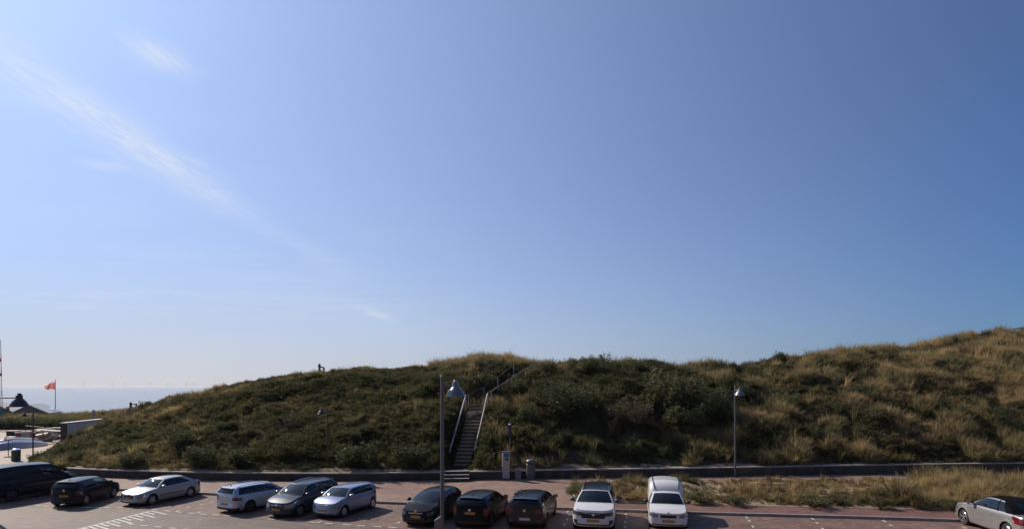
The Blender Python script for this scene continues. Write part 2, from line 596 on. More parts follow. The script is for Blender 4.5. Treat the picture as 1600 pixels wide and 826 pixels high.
# beach path between the end of the dune and the left edge
bp_ = [G(-260, 745), G(100, 741), G(64, 723), G(70, 708), G(86, 694), G(100, 684), G(60, 676), G(-160, 676)]
props(MB().add([Vector((p.x, p.y, 0.06)) for p in bp_], [tuple(range(len(bp_)))]).build('beach_path', M['beachpath']), kind='structure')
ribbon('promenade', lambda x: kx(x) + 0.16, lambda x: kx(x) + 0.16 + 6.5, -62, -36.0, KZ, M['walk'])


def kerb():
    root = props(bpy.data.objects.new('kerb', None), kind='structure')
    link(root)
    P = np.array([(p.x, p.y) for p in KL])
    d = np.concatenate(([0], np.cumsum(np.hypot(*np.diff(P, axis=0).T))))
    b = MB()
    Ln = 0.992
    sec = [(0, -0.1), (0.012, 0.10), (0.03, KZ + 0.012), (0.16, KZ + 0.012), (0.16, -0.1)]
    vs = [(x, y, z) for x in (0.004, Ln) for y, z in sec]
    b.add(vs, [(0, 1, 6, 5), (1, 2, 7, 6), (2, 3, 8, 7), (3, 4, 9, 8), (4, 3, 2, 1, 0), (5, 6, 7, 8, 9)])
    me = b.mesh('kerb_stone', M['kerb'])
    s = d[-1] * 0.10
    while s < d[-1] * 0.92:
        x0, y0 = np.interp(s, d, P[:, 0]), np.interp(s, d, P[:, 1])
        x1, y1 = np.interp(s + 1, d, P[:, 0]), np.interp(s + 1, d, P[:, 1])
        o = link(bpy.data.objects.new('kerb_stone', me), root)
        o.location = (x0, y0, rng.uniform(-0.004, 0.004))
        o.rotation_euler = (0, 0, math.atan2(y1 - y0, x1 - x0))
        s += 1.0


kerb()


# ------------------------------------------------------------------ unseen building at the viewpoint, added to cut sky light from behind
def unseen_apartment_building():
    t = thing('unseen_apartment_building', 'unseen brown brick apartment building added behind the viewpoint to shade the car park', 'building', (0, -1.6, 0))
    br = paver('brown_facade_brick', (0.10, 0.066, 0.05), (0.13, 0.085, 0.065), (0.09, 0.08, 0.07), 0.22, 0.07, 0.0, 0.1, 0.85)
    MB().box((0, -6, 7.5), (90, 12, 15)).build('wall', br, t)
    MB().box((0, -5.8, 15.1), (90.6, 12.6, 0.2)).build('roof', M['wall'], t)
    fr = MB().box((0, 0, 0), (2.2, 0.1, 1.7)).mesh('window', M['wood'])
    gl = MB().box((0, 0.04, 0), (2.0, 0.06, 1.5)).mesh('pane', M['darklamp'])
    for f in range(5):
        for k in range(22):
            w = link(bpy.data.objects.new('window', fr), t)
            w.location = (-42 + 4 * k, 0.03, 1.7 + 2.9 * f)
            link(bpy.data.objects.new('pane', gl), w)


unseen_apartment_building()

# white marks set in the paving
def patch_mark(parent, cx_, cy_, l, w, rz):
    b = MB().box((0, 0, 0), (l, w, 0.006))
    o = b.build('marking_dash', M['mark'], parent, loc=(cx_, cy_, 0.009), rz=rz)
    return o


MK = link(props(bpy.data.objects.new('bay_markings', None), kind='structure'))
me_dash = MB().box((0, 0, 0), (0.42, 0.12, 0.006)).mesh('marking_dash', M['mark'])


def dash(px, py, rz, s=1.0):
    p = G(px, py)
    o = link(bpy.data.objects.new('marking_dash', me_dash), MK)
    o.location = (p.x, p.y, 0.010)
    o.rotation_euler = (0, 0, rz)
    o.scale = (s, s, 1)


for px in (56, 70, 135, 150, 166, 185, 203, 222, 240, 259, 277, 297, 315, 335, 352, 422, 440, 466, 488, 512, 541, 562, 588, 612):
    p = G(px, 800)
    # walk along the outer line to the ray of this mark
    best = min(OL, key=lambda q: abs(q.x / q.y - (px - 800) / FPX))
    o = link(bpy.data.objects.new('marking_dash', me_dash), MK)
    x = (px - 800) / FPX * best.y
    o.location = (x, ox(x) + 0.12, 0.010)
    o.rotation_euler = (0, 0, math.atan2(ox(x + 0.5) - ox(x - 0.5), 1.0))
BN = R(-100)
for px, py in ((278, 797.5), (294, 792.5), (314, 788), (331, 783.5), (623, 816), (629, 809.5), (887, 799), (889, 804), (886, 811), (882, 819), (978, 803), (979, 807.5), (977, 815), (976, 823), (1167, 808), (1171, 813.3), (1176.5, 822), (1270, 810.3), (1276.5, 816.3), (1286, 825.5), (1382, 813.5), (1392, 820), (1507, 823.5), (310, 800), (500, 815)):
    dash(px, py, R(82), 0.8)
# the comb-shaped mark across the road at the left
MC = link(props(bpy.data.objects.new('comb_marking', None), kind='structure'))
a, b = G(236, 797.8), G(96, 833)
dv = (b - a)
ang = math.atan2(dv.y, dv.x)
MB().box((0, 0, 0), (dv.length, 0.16, 0.006)).build('marking_line', M['mark'], MC, loc=((a.x + b.x) / 2, (a.y + b.y) / 2, 0.0085), rz=ang)
for k in range(14):
    t = k / 13
    s = G(236 + (120 - 236) * t, 797.8 + (826.5 - 797.8) * t)
    e_dir = (G(252, 801.6) - G(236, 797.8)).normalized()
    ln = 1.55 if k % 2 == 0 else 0.95
    c = s + e_dir * ln / 2
    MB().box((0, 0, 0), (ln, 0.14, 0.006)).build('marking_tooth', M['mark'], MC, loc=(c.x, c.y, 0.0115), rz=math.atan2(e_dir.y, e_dir.x))
for px, py in ((205, 818.5), (225, 820.5), (247, 822.6), (270, 824.6), (293, 826.6)):
    dash(px, py, R(-14))


# ------------------------------------------------------------------ retaining wall and steps at its gap
def retaining_wall():
    t = thing('retaining_wall', 'long low dark retaining wall with a pale coping along the foot of the dune', 'wall')
    hgt = lambda x: 0.45 + 0.0042 * max(0, x + 12)
    g0, g1 = G(696, 749.5, KZ).x, G(724, 749.0, KZ).x
    for nm, x0, x1 in (('wall_face', WL[0].x, g0), ('wall_face', g1, WL[-1].x)):
        xs = np.linspace(x0, x1, 60)
        npan = max(1, int((x1 - x0) / 3.0))
        for q in range(npan):
            xs = np.linspace(x0 + (x1 - x0) * q / npan + 0.012, x0 + (x1 - x0) * (q + 1) / npan - 0.012, 5)
            o_ = rng.uniform(-0.012, 0.012)
            rows = []
            for dy, dz in ((o_, -0.2), (o_, 1), (0.26, 1), (0.26, -0.2)):
                rows.append([Vector((x, wx(x) + dy, KZ + (hgt(x) if dz > 0 else dz))) for x in xs])
            b = MB().grid(rows)
            for i in (0, len(xs) - 1):
                b.add([rows[k][i] for k in range(4)], [(0, 1, 2, 3)])
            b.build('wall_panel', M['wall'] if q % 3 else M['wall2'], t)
        # coping stones
        n = max(1, int((x1 - x0) / 2.0))
        for i in range(n):
            xa, xb = x0 + (x1 - x0) * i / n + 0.006, x0 + (x1 - x0) * (i + 1) / n - 0.006
            c = MB()
            pts = []
            for x in (xa, xb):
                y = wx(x)
                z = KZ + hgt(x)
                pts += [(x, y - 0.03, z + 0.002), (x, y - 0.03, z + 0.07), (x, y + 0.30, z + 0.085), (x, y + 0.30, z + 0.002)]
            c.add(pts, [(0, 1, 5, 4), (1, 2, 6, 5), (2, 3, 7, 6), (3, 0, 4, 7), (3, 2, 1, 0), (4, 5, 6, 7)])
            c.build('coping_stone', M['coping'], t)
    # three steps in front of the gap
    s = thing('stone_steps', 'three grey concrete steps leading through the gap in the low wall towards the stairs', 'steps')
    c = G(714, 749.0, KZ)
    dirx = math.atan2(wx(c.x + 1) - wx(c.x - 1), 2)
    w = 1.62
    for k in range(3):
        y0 = wx(c.x) - 0.78 + 0.36 * k
        hh = 0.19 * (k + 1)
        b = MB().box((0, 0, 0), (w - 0.09 * (2 - k) * 0, 1.5 - 0.36 * k, hh))
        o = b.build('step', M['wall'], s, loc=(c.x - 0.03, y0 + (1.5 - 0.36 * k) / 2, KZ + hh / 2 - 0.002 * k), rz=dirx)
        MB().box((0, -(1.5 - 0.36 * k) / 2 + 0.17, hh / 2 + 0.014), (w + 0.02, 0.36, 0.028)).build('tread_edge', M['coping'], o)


retaining_wall()


# ------------------------------------------------------------------ the dune
def vnoise(x, y, seed):
    r = np.random.default_rng(seed).random((64, 64))
    xi, yi = np.floor(x).astype(int), np.floor(y).astype(int)
    fx_, fy_ = x - xi, y - yi
    u, v = fx_ * fx_ * (3 - 2 * fx_), fy_ * fy_ * (3 - 2 * fy_)
    g = lambda a, b: r[a % 64, b % 64]
    return (g(xi, yi) * (1 - u) + g(xi + 1, yi) * u) * (1 - v) + (g(xi, yi + 1) * (1 - u) + g(xi + 1, yi + 1) * u) * v


def fbm(x, y, seed, o=4):
    s, a, t = 0, 0.5, 0
    for k in range(o):
        s = s + a * vnoise(x * 2 ** k + 13.7 * k, y * 2 ** k + 7.1 * k, seed + k)
        t += a
        a *= 0.5
    return s / t


# crest of the dune: sight column in the photograph, row of its bare outline, distance
CREST = [(40, 724, 50), (60, 721, 50), (75, 709, 50), (95, 697, 53), (110, 692, 55), (130, 679, 57), (165, 662, 59), (200, 645, 61), (250, 631.5, 62), (300, 619, 62), (340, 609.5, 62), (380, 603, 62), (430, 594, 62),
         (500, 587, 62), (560, 581, 62), (640, 577.5, 62), (690, 575, 62), (730, 569, 62), (775, 563, 62), (800, 567, 62), (815, 573, 60), (838, 575, 59), (860, 572, 60), (920, 564, 60), (990, 563, 60), (1010, 566, 60), (1080, 569, 61),
         (1130, 571, 62), (1160, 565, 63), (1200, 561, 63), (1270, 553, 64), (1330, 546, 65), (1400, 541, 66), (1480, 532, 67), (1540, 518, 68), (1600, 520, 68), (1700, 500, 70), (1850, 480, 72)]
cu = np.array([c[0] for c in CREST], float)
cyd = np.array([c[2] for c in CREST], float)
cz = np.array([CH - (c[1] + (0 if c[0] < 845 else min(9, (c[0] - 845) / 12)) - HOR) / FPX * c[2] for c in CREST])
STAIR = [G(721, 726, 0.72), A(745, 632, 48.6), A(826, 577, 55.5)]       # middle line of the stairs at tread height
STW = 1.1


def seg_dist(X, Y, a, b):
    d = (b - a)
    L2 = d.x ** 2 + d.y ** 2
    t = np.clip(((X - a.x) * d.x + (Y - a.y) * d.y) / L2, 0, 1)
    return np.hypot(X - a.x - d.x * t, Y - a.y - d.y * t), t


def dune_h(X, Y):
    """height of the dune over the plan"""
    X, Y = np.asarray(X, float), np.asarray(Y, float)
    U = 800 + FPX * X / Y
    wX = [p.x for p in WL]
    wY = [p.y for p in WL]
    Yf = np.interp(X, wX, wY) + 0.26
    Yc = np.interp(U, cu, cyd)
    zc = np.interp(U, cu, cz)
    t = (Y - Yf) / np.maximum(Yc - Yf, 1.0)
    z0 = KZ + 0.5
    zc_ = np.maximum(zc, 0.3)
    p = 1 - (1 - np.clip(t, 0, 1)) ** 1.55
    left = np.clip((U - 48) / 45, 0, 1)
    z = z0 * left + (zc_ - z0 * left) * p
    over = np.clip(Y - Yc, 0, None)
    z = z - 0.16 * over - 0.004 * over ** 2
    env = np.clip(t * 6, 0, 1) * np.clip((1.12 - t) * 5, 0.25, 1) * np.clip((U - 60) / 160, 0.12, 1)
    z = z + env * ((fbm(X * 0.22, Y * 0.22, 3) - 0.5) * 1.7 + (fbm(X * 0.6, Y * 0.6, 9, 3) - 0.5) * 1.0)
    # cut for the stairs
    for a, b in ((STAIR[0], STAIR[1]), (STAIR[1], STAIR[2])):
        d, tt = seg_dist(X, Y, a, b)
        zs = a.z + (b.z - a.z) * tt - 0.5
        k = np.clip((d - 0.95) / 0.8, 0, 1)
        k = k * k * (3 - 2 * k)
        z = zs * (1 - k) + z * k
    a = Vector((STAIR[0].x, STAIR[0].y - 2.5, 0))
    d, tt = seg_dist(X, Y, a, STAIR[0])
    k = np.clip((d - 0.8) / 0.8, 0, 1)
    z = np.minimum(z, 0.66) * (1 - k) + z * k
    return z


def dune():
    us = np.concatenate((np.linspace(44, 690, 240), np.linspace(693, 850, 110), np.linspace(853, 1800, 340)))
    nt = 96
    verts = []
    # foot line and far line for every sight column, joined by a sheet
    for u in us:
        dx = (u - 800) / FPX
        y = 42.0
        for _ in range(12): y = float(np.interp(dx * y, [p.x for p in WL], [p.y for p in WL]))
        yf = y + 0.26
        ye = float(np.interp(u, cu, cyd)) + 26
        verts.append((dx, yf, ye))
    V = np.array(verts)
    T = np.concatenate((np.linspace(0, 0.62, 74), np.linspace(0.64, 1, 22)))
    Y = V[:, 1:2] + (V[:, 2:3] - V[:, 1:2]) * T[None, :]
    X = V[:, 0:1] * Y
    Z = dune_h(X, Y)
    n0, n1 = Y.shape
    vs = np.stack((X, Y, Z), -1).reshape(-1, 3).tolist()
    fs = [(i * n1 + j, (i + 1) * n1 + j, (i + 1) * n1 + j + 1, i * n1 + j + 1) for i in range(n0 - 1) for j in range(n1 - 1)]
    me = bpy.data.meshes.new('dune')
    me.from_pydata(vs, [], fs)
    me.polygons.foreach_set('use_smooth', [True] * len(fs))
    me.materials.append(M['soil'])
    return props(link(bpy.data.objects.new('dune', me)), 'long grass covered sand dune behind the low wall', kind='structure')


DUNE = dune()


def sand_verge():
    for x0, x1 in ((WL[0].x + 0.5, STAIR[0].x - 1.0), (STAIR[0].x + 1.0, WL[-1].x)):
        rows = []
        for x in np.linspace(x0, x1, 400):
            w = 0.12 + 0.7 * float(fbm(np.array([x * 0.45]), np.array([3.0]), 77, 3)[0])
            y = wx(x)
            row = []
            for k in range(4):
                yy = y + 0.27 + w * k / 3
                row.append(Vector((x, yy, float(dune_h(x, yy)) + (0.07 if 0 < k < 3 else -0.03 if k == 3 else 0.05))))
            rows.append(row)
        props(MB().grid(rows).build('sand_verge', M['sand'], smooth=60), kind='structure')


sand_verge()


# ------------------------------------------------------------------ stairs up the dune
def stairs():
    t = thing('dune_stairs', 'long timber edged stairs with pale handrails climbing the dune and bending right near the top', 'stairs')
    n1, n2 = 17, 15
    for (a, b, n) in ((STAIR[0], STAIR[1], n1), (STAIR[1], STAIR[2], n2)):
        d = b - a
        rz = math.atan2(d.y, d.x) - R(90)
        rise = d.z / n
        run = math.hypot(d.x, d.y) / n
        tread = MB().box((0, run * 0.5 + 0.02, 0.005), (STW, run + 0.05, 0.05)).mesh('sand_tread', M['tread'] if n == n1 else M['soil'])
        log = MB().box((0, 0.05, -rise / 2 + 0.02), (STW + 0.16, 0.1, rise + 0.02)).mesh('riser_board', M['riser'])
        for k in range(n + 1):
            p = a + d * (k / n)
            o = link(bpy.data.objects.new('riser_board', log), t)
            o.location = p
            o.rotation_euler = (0, 0, rz + rng.uniform(-0.02, 0.02))
            if k == n: continue
            q = link(bpy.data.objects.new('sand_tread', tread), t)
            q.location = p
            q.rotation_euler = (0, 0, rz)
    # landing where the stairs bend
    p = STAIR[1]
    MB().box((0.15, 0.5, -0.02), (1.35, 1.1, 0.08)).build('landing', M['coping'], t, loc=p)
    # handrails
    def rail(pts, mat, nm, r):
        MB().tube(pts, r, 8).build(nm, mat, t, smooth=40)

    rails = [([A(702, 706, 43.7), A(713, 668, 45.5), A(728, 617, 48.4)], M['rail'], True), ([A(728, 617, 48.4), A(756, 604, 50.2), A(778, 589, 52.5), A(803, 569, 55.0)], M['darkwood'], False),
             ([A(741, 703, 43.9), A(750, 668, 45.5), A(762, 614, 48.4)], M['rail'], True), ([A(762, 614, 48.4), A(800, 590, 52), A(838, 566, 55.6)], M['wood'], False)]
    for pts, mt, _ in rails:
        rail(pts, mt, 'handrail', 0.055 if _ else 0.034)
        P = [pts[0].lerp(pts[1], 0.15)] + pts[1:]
        for p in P:
            g = float(dune_h(p.x, p.y))
            MB().tube([(p.x, p.y, g - 0.3), (p.x, p.y, p.z - 0.02)], 0.045, 8).build('rail_post', M['wood'], t, smooth=40)


stairs()


# ------------------------------------------------------------------ street furniture
def street_lamp(label, loc, rz, H, arm, dome, post_r, base=False, group='street lamps with bell shaped heads', dark=False, drop=0.62):
    pm, hm = (M['darksteel'], M['darksteel']) if dark else (M['steel'], M['lamphead'])
    t = thing('street_lamp', label, 'street lamp', loc, rz, group)
    MB().tube([(0, 0, -0.1), (0, 0, H * 0.5), (0, 0, H)], [post_r, post_r * 0.92, post_r * 0.85], 14).build('post', pm, t, smooth=50)
    MB().lathe([(0, H + 0.03), (post_r * 0.7, H + 0.02), (post_r * 0.9, H - 0.01)], n=12).build('post_cap', pm, t, smooth=50)
    za = H - drop * dome / 0.78
    MB().tube([(0, 0, za), (arm, 0, za)], post_r * 0.42, 8).build('arm', pm, t, smooth=50)
    s = dome / 2
    h = MB()
    z = za + 0.1
    pr = [(0.0, 0.22), (0.10, 0.21), (0.15, 0.16), (0.15, 0.06), (0.17, 0.04), (0.20, -0.12), (0.24, -0.30), (0.50, -0.55), (0.74, -0.80), (0.90, -1.06), (0.97, -1.26), (1.04, -1.32), (1.04, -1.38), (0.95, -1.36), (0.9, -1.2)]
    pr = [(max(a * 1.0, 0.0), b) for a, b in pr]
    pr = [(0.0, 0.30), (0.16, 0.28), (0.22, 0.22), (0.24, 0.10), (0.34, 0.06), (0.36, -0.34), (0.42, -0.42), (0.62, -0.62), (0.80, -0.88), (0.92, -1.12), (0.97, -1.26), (1.04, -1.32), (1.04, -1.38), (0.95, -1.36), (0.9, -1.2)]
    h.lathe([(a * s, b * s) for a, b in pr], (arm, 0, z), 28)
    ho = h.build('lamp_shade', hm, t, smooth=35)
    MB().lathe([(0.0, -1.15 * s), (0.5 * s, -1.2 * s), (0.85 * s, -1.22 * s)], (arm, 0, z), 20).build('diffuser', M['plate_w'], ho, smooth=50)
    if base:
        b = MB()
        b.add([(-0.14 * 1, -0.14, 0), (0.14, -0.14, 0), (0.14, 0.14, 0), (-0.14, 0.14, 0), (-0.14, -0.14, 1.2), (0.14, -0.14, 1.2), (0.14, 0.14, 1.2), (-0.14, 0.14, 1.2)], [(3, 2, 1, 0), (4, 5, 6, 7), (0, 1, 5, 4), (1, 2, 6, 5), (2, 3, 7, 6), (3, 0, 4, 7)])
        x0, x1, w = -0.30, 0.0, 0.13
        b = MB().add([(x0, -w, 0), (x1, -w, 0), (x1, w, 0), (x0, w, 0), (x0, -w, 1.0), (x1, -w, 1.19), (x1, w, 1.19), (x0, w, 1.0)], [(3, 2, 1, 0), (4, 5, 6, 7), (0, 1, 5, 4), (1, 2, 6, 5), (2, 3, 7, 6), (3, 0, 4, 7)])
        b.build('control_box', M['lamphead'], t)
    return t


p = A(691, 604, 24.0)
street_lamp('tall grey street lamp before the black hatchbacks, a slant topped box at its foot', (p.x, p.y, 0), 0, 6.68, 0.53, 0.78, 0.084, base=True, drop=0.38)
p = G(1148.5, 744.2, KZ)
street_lamp('grey street lamp standing against the low wall, right of the white delivery van', (p.x, p.y, KZ), R(-74), 6.16, 0.5, 0.66, 0.07, drop=0.3)
p = G(512, 747, KZ)
street_lamp('short dark street lamp in front of the green dune slope, behind the people carrier', (p.x, p.y, KZ), R(180), 4.75, 0.42, 0.5, 0.05, dark=True, drop=0.3)
p = G(51.5, 718, 0.06)
street_lamp('thin dark lamp post at the edge of the beach path beside the bush', (p.x, p.y, 0.06), R(180), 4.05, 0.72, 0.44, 0.055, dark=True, drop=0.3)
p = A(-8, 604, 28.0)
street_lamp('dark bell lamp head reaching in on an arm at the left edge', (p.x, p.y, 0), R(0), 6.0, 1.12, 0.76, 0.09, dark=True, drop=0.25)


def parking_meter():
    p = G(790.5, 748.2, KZ)
    t = thing('parking_meter', 'tall pale grey parking ticket machine with a blue sign, left of the grey bin', 'ticket machine', (p.x, p.y, KZ), R(4))
    g = plain('pale_grey_enamel', (0.40, 0.37, 0.37), 0.5, 0.1, 0.1, 5)
    MB().box((0, 0, 0.9), (0.47, 0.36, 1.8)).build('cabinet', g, t)
    MB().box((0, -0.01, 1.835), (0.53, 0.42, 0.07)).build('top_cover', M['lamphead'], t)
    b = plain('blue_sign_enamel', (0.03, 0.12, 0.42), 0.4, 0, 0.05, 5)
    MB().box((0.02, -0.188, 1.62), (0.34, 0.02, 0.24)).build('blue_sign', b, t)
    MB().box((-0.17, -0.188, 1.64), (0.06, 0.018, 0.16)).build('label_panel', M['plate_w'], t)
    MB().box((0.04, -0.185, 1.36), (0.2, 0.02, 0.16)).build('screen', M['darksteel'], t)
    MB().box((0, -0.184, 0.62), (0.36, 0.012, 0.85)).build('cabinet_door', g, t)
    MB().box((0, 0, 0.03), (0.51, 0.4, 0.06)).build('plinth', M['wall'], t)


parking_meter()


def sign_pole():
    p = A(796.5, 604, 41.9)
    t = thing('sign_post', 'thin post with a tall narrow dark blue sign behind the ticket machine', 'sign', (p.x, p.y, 0.6), R(8))
    MB().tube([(0, 0, -0.6), (0, 0, 3.12)], 0.035, 10).build('post', M['lamphead'], t, smooth=50)
    nb = plain('navy_sign_face', (0.012, 0.018, 0.055), 0.45, 0, 0.1, 5)
    s = MB().box((0, -0.06, 2.62), (0.2, 0.06, 0.88)).build('sign_panel', nb, t)
    MB().lathe([(0.0, 0.06), (0.09, 0.05), (0.11, 0.0), (0.11, -0.05), (0.0, -0.06)], (0, -0.03, 3.08), 14).build('pale_cap', M['rail'], t, smooth=40)


sign_pole()


def bins():
    p = G(829, 748.5, KZ)
    t = thing('litter_bin', 'round topped grey green litter bin standing before the wall, right of the small grey post', 'bin', (p.x, p.y, KZ))
    g = plain('grey_green_bin', (0.105, 0.12, 0.118), 0.55, 0.1, 0.15, 6)
    MB().lathe([(0.0, 0.0), (0.27, 0.0), (0.29, 0.05), (0.29, 1.02), (0.27, 1.04), (0.0, 1.04)], n=24).build('bin_body', g, t, smooth=40)
    MB().lathe([(0.22, 1.03), (0.22, 1.16)], n=20).build('opening', M['trim'], t, smooth=40)
    MB().lathe([(0.30, 1.14), (0.31, 1.18), (0.28, 1.27), (0.18, 1.335), (0.0, 1.35), ], n=24).build('lid', M['steel'], t, smooth=40)
    for a in (0.6, 2.5, 4.0, 5.4): pass
    ps = MB()
    for k in range(4):
        a = 0.8 + k * math.pi / 2
        ps.tube([(0.27 * math.cos(a), 0.27 * math.sin(a), 1.0), (0.27 * math.cos(a), 0.27 * math.sin(a), 1.18)], 0.02, 6)
    ps.build('lid_supports', M['steel'], t)
    p = G(809.5, 748, KZ)
    t = thing('utility_post', 'small low grey cabinet post between the ticket machine and the litter bin', 'utility box', (p.x, p.y, KZ), R(5))
    MB().box((0, 0, 0.32), (0.36, 0.3, 0.64)).build('cabinet', plain('green_grey_cabinet', (0.24, 0.25, 0.25), 0.6, 0, 0.12, 8), t)
    MB().box((0, 0, 0.665), (0.42, 0.36, 0.05)).build('cap', M['lamphead'], t)
    MB().box((0, -0.153, 0.34), (0.28, 0.012, 0.46)).build('cabinet_door', plain('cabinet_door_green', (0.2, 0.22, 0.21), 0.6, 0, 0.12, 8), t)
    p = G(25, 719.5, 0.06)
    t = thing('litter_bin', 'dark green litter bin with a painted sunlit top on the beach path', 'bin', (p.x, p.y, 0.06))
    MB().lathe([(0.0, 0.0), (0.30, 0.0), (0.32, 0.05), (0.32, 0.9), (0.0, 0.9)], n=24).build('bin_body', plain('dark_green_bin', (0.025, 0.05, 0.035), 0.5, 0, 0.2, 6), t, smooth=40)
    MB().lathe([(0.33, 0.88), (0.33, 0.95), (0.2, 1.04), (0.0, 1.06)], n=24).build('lid', M['chrome'], t, smooth=40)  # chrome lid stands in for sunlight on the bin top
    # sign stand on the path
    p = G(13, 713.5, 0.06)
    t = thing('sign_stand', 'thin dark sign stand with a square foot left of the green bin', 'sign', (p.x, p.y, 0.06), R(20))
    MB().box((0, 0, 0.04), (0.48, 0.4, 0.08)).build('foot', M['darksteel'], t)
    MB().tube([(0, 0, 0), (0, 0, 1.5)], 0.035, 8).build('pole', M['darksteel'], t)
    MB().box((0, -0.02, 1.55), (0.62, 0.05, 0.1)).build('sign_panel', M['wood'], t)


bins()


def fence_bits():
    for (nm, lab, px, row, Y, sl) in (('fence_post', 'broken fence remnant with a slanting rail on the skyline left of the stairs', 499, 585, 61.6, 1), ('fence_post', 'small fence remnant at the seaward end of the dune skyline', 204, 637, 60.6, 0)):
        p = A(px, row, Y)
        g = float(dune_h(p.x, p.y))
        t = thing(nm, lab, 'fence', (p.x, p.y, g))
        h = 1.0 if sl else 0.9
        h = max(h, A(px, 568 if sl else 628, Y).z - g)
        MB().tube([(0, 0, -0.4), (0.02, 0, h)], 0.11, 7).build('post', M['darkwood'], t, smooth=40)
        if sl:
            MB().tube([(0.45, 0.1, -0.4), (0.43, 0.1, h - 0.42)], 0.09, 7).build('post', M['darkwood'], t, smooth=40)
            MB().tube([(-0.12, -0.06, h - 0.22), (0.5, 0.05, h - 0.42)], 0.07, 7).build('rail', M['darkwood'], t, smooth=40)
        else:
            MB().tube([(0.5, 0.1, -0.4), (0.5, 0.1, h - 0.12)], 0.07, 7).build('post', M['darkwood'], t, smooth=40)
            MB().tube([(0, -0.06, h - 0.16), (0.62, 0.05, h - 0.2)], 0.045, 7).build('rail', M['darkwood'], t, smooth=40)
    t = thing('timber_fence', 'low timber fence rail on the dune crest at the right edge', 'fence')
    tops = [A(1582, 514, 67.5), A(1597, 512, 67.2), A(1625, 507, 66.8)]
    for p in tops[1:]:
        g = float(dune_h(p.x, p.y))
        MB().tube([(p.x, p.y, g - 0.3), (p.x, p.y, p.z)], 0.06, 7).build('post', M['darkwood'], t, smooth=40)
    MB().tube(tops, 0.05, 7).build('rail', M['darkwood'], t, smooth=40)


fence_bits()


# ------------------------------------------------------------------ the beach side at the left
def sea():
    m, nt, b = new_mat('sea_water')
    N, L = nt.nodes.new, nt.links.new
    b.inputs['Base Color'].default_value = (0.17, 0.20, 0.225, 1)
    b.inputs['Roughness'].default_value = 0.12
    b.inputs['IOR'].default_value = 1.33
    g = N('ShaderNodeNewGeometry')
    mp = N('ShaderNodeMapping')
    mp.inputs['Scale'].default_value = (1, 1.6, 1)
    L(g.outputs['Position'], mp.inputs[0])
    n = N('ShaderNodeTexNoise')
    n.inputs['Scale'].default_value = 0.22
    n.inputs['Detail'].default_value = 8
    n.inputs['Roughness'].default_value = 0.62
    L(mp.outputs[0], n.inputs[0])
    bp = N('ShaderNodeBump')
    bp.inputs['Strength'].default_value = 0.55
    bp.inputs['Distance'].default_value = 0.6
    L(n.outputs[0], bp.inputs['Height'])
    L(bp.outputs[0], b.inputs['Normal'])
    rows = []
    for y in (178, 260, 400, 700, 1300, 2600, 6000, 14000, 40000):
        rows.append([Vector((x * max(1.0, y / 400), y, -6.6)) for x in np.linspace(-900, 900, 13)])
    return props(MB().grid(rows).build('sea', m), kind='structure')


sea()


def beach_house(label, gable, ridge, eaveR, eaveL, depth, base, roofm, wallm, sky=None, chimney=None):
    """gabled pavilion: gable apex seen from here, the ridge running away from it"""
    t = thing('beach_house', label, 'beach house', group=None)
    ap = gable
    e1, e2 = eaveL, eaveR
    dr = ridge - ap
    q = [e1, e2, e2 + dr, e1 + dr]
    th_ = Vector((0, 0, 0.18))
    for nm, a, b in (('roof', ap, e2), ('roof', ap, e1)):
        over = (b - ap).normalized() * 0.5
        c = [a, b + over, b + over + dr, a + dr]
        mb = MB()
        mb.add([v for v in c] + [v + th_ for v in c], [(0, 1, 2, 3), (4, 5, 6, 7), (0, 1, 5, 4), (1, 2, 6, 5), (2, 3, 7, 6), (3, 0, 4, 7)])
        ro = mb.build(nm, roofm, t)
        if sky and b is e2:
            for u0, u1, v0, v1 in sky:
                f = lambda u, v: ap.lerp(e2, v) + dr * u + th_ + Vector((0, 0, 0.05))
                mb = MB().add([f(u0, v0), f(u1, v0), f(u1, v1), f(u0, v1)], [(0, 1, 2, 3)])
                mb.build('roof_light', M['darklamp'], ro)
    w = MB()
    bz = lambda p: Vector((p.x, p.y, base))
    ins = dr.normalized() * 0.25
    for s, o in ((0, ins), (1, dr - ins)):
        w.add([bz(e1) + Vector((o.x, o.y, 0)), bz(e2) + Vector((o.x, o.y, 0)), e2 + o, ap + o, e1 + o], [(0, 1, 2, 3, 4)])
    w.add([bz(e2) + ins, e2 + ins, e2 + dr - ins, bz(e2) + dr - ins], [(0, 1, 2, 3)])
    w.add([bz(e1) + ins, e1 + ins, e1 + dr - ins, bz(e1) + dr - ins], [(0, 1, 2, 3)])
    w.build('wall', wallm, t)
    for k in (0.3, 0.7):
        c = e1.lerp(e2, k) + Vector((0, -0.05, -1.2))
        MB().box(c, (1.4, 0.12, 1.2)).build('window', M['darklamp'], t)
    if chimney is not None:
        MB().box(chimney, (0.5, 0.5, 1.6)).build('chimney', M['darksteel'], t)
    return t


bluegrey = plain('blue_grey_roofing', (0.25, 0.27, 0.30), 0.55, 0.1, 0.08, 2)
tanroof = plain('tan_roofing', (0.34, 0.30, 0.27), 0.6, 0, 0.08, 2)
darkwall = plain('dark_timber_cladding', (0.07, 0.066, 0.062), 0.85, 0, 0.2, 4)
beach_house('beach pavilion with a blue grey gabled roof and a dark gable, below the flag', A(44, 632.5, 138), A(68, 630.8, 152), A(74, 645, 137), A(12, 648, 139), 14, -6.4, bluegrey, darkwall, sky=[(0.55, 0.95, 0.55, 0.9)])
beach_house('beach pavilion with a pale tan roof cut by the left edge of the photo', A(-12, 629.5, 150), A(6, 628.5, 165), A(20, 644, 149), A(-50, 647, 151), 14, -6.4, tanroof, darkwall, chimney=A(12, 640, 148))


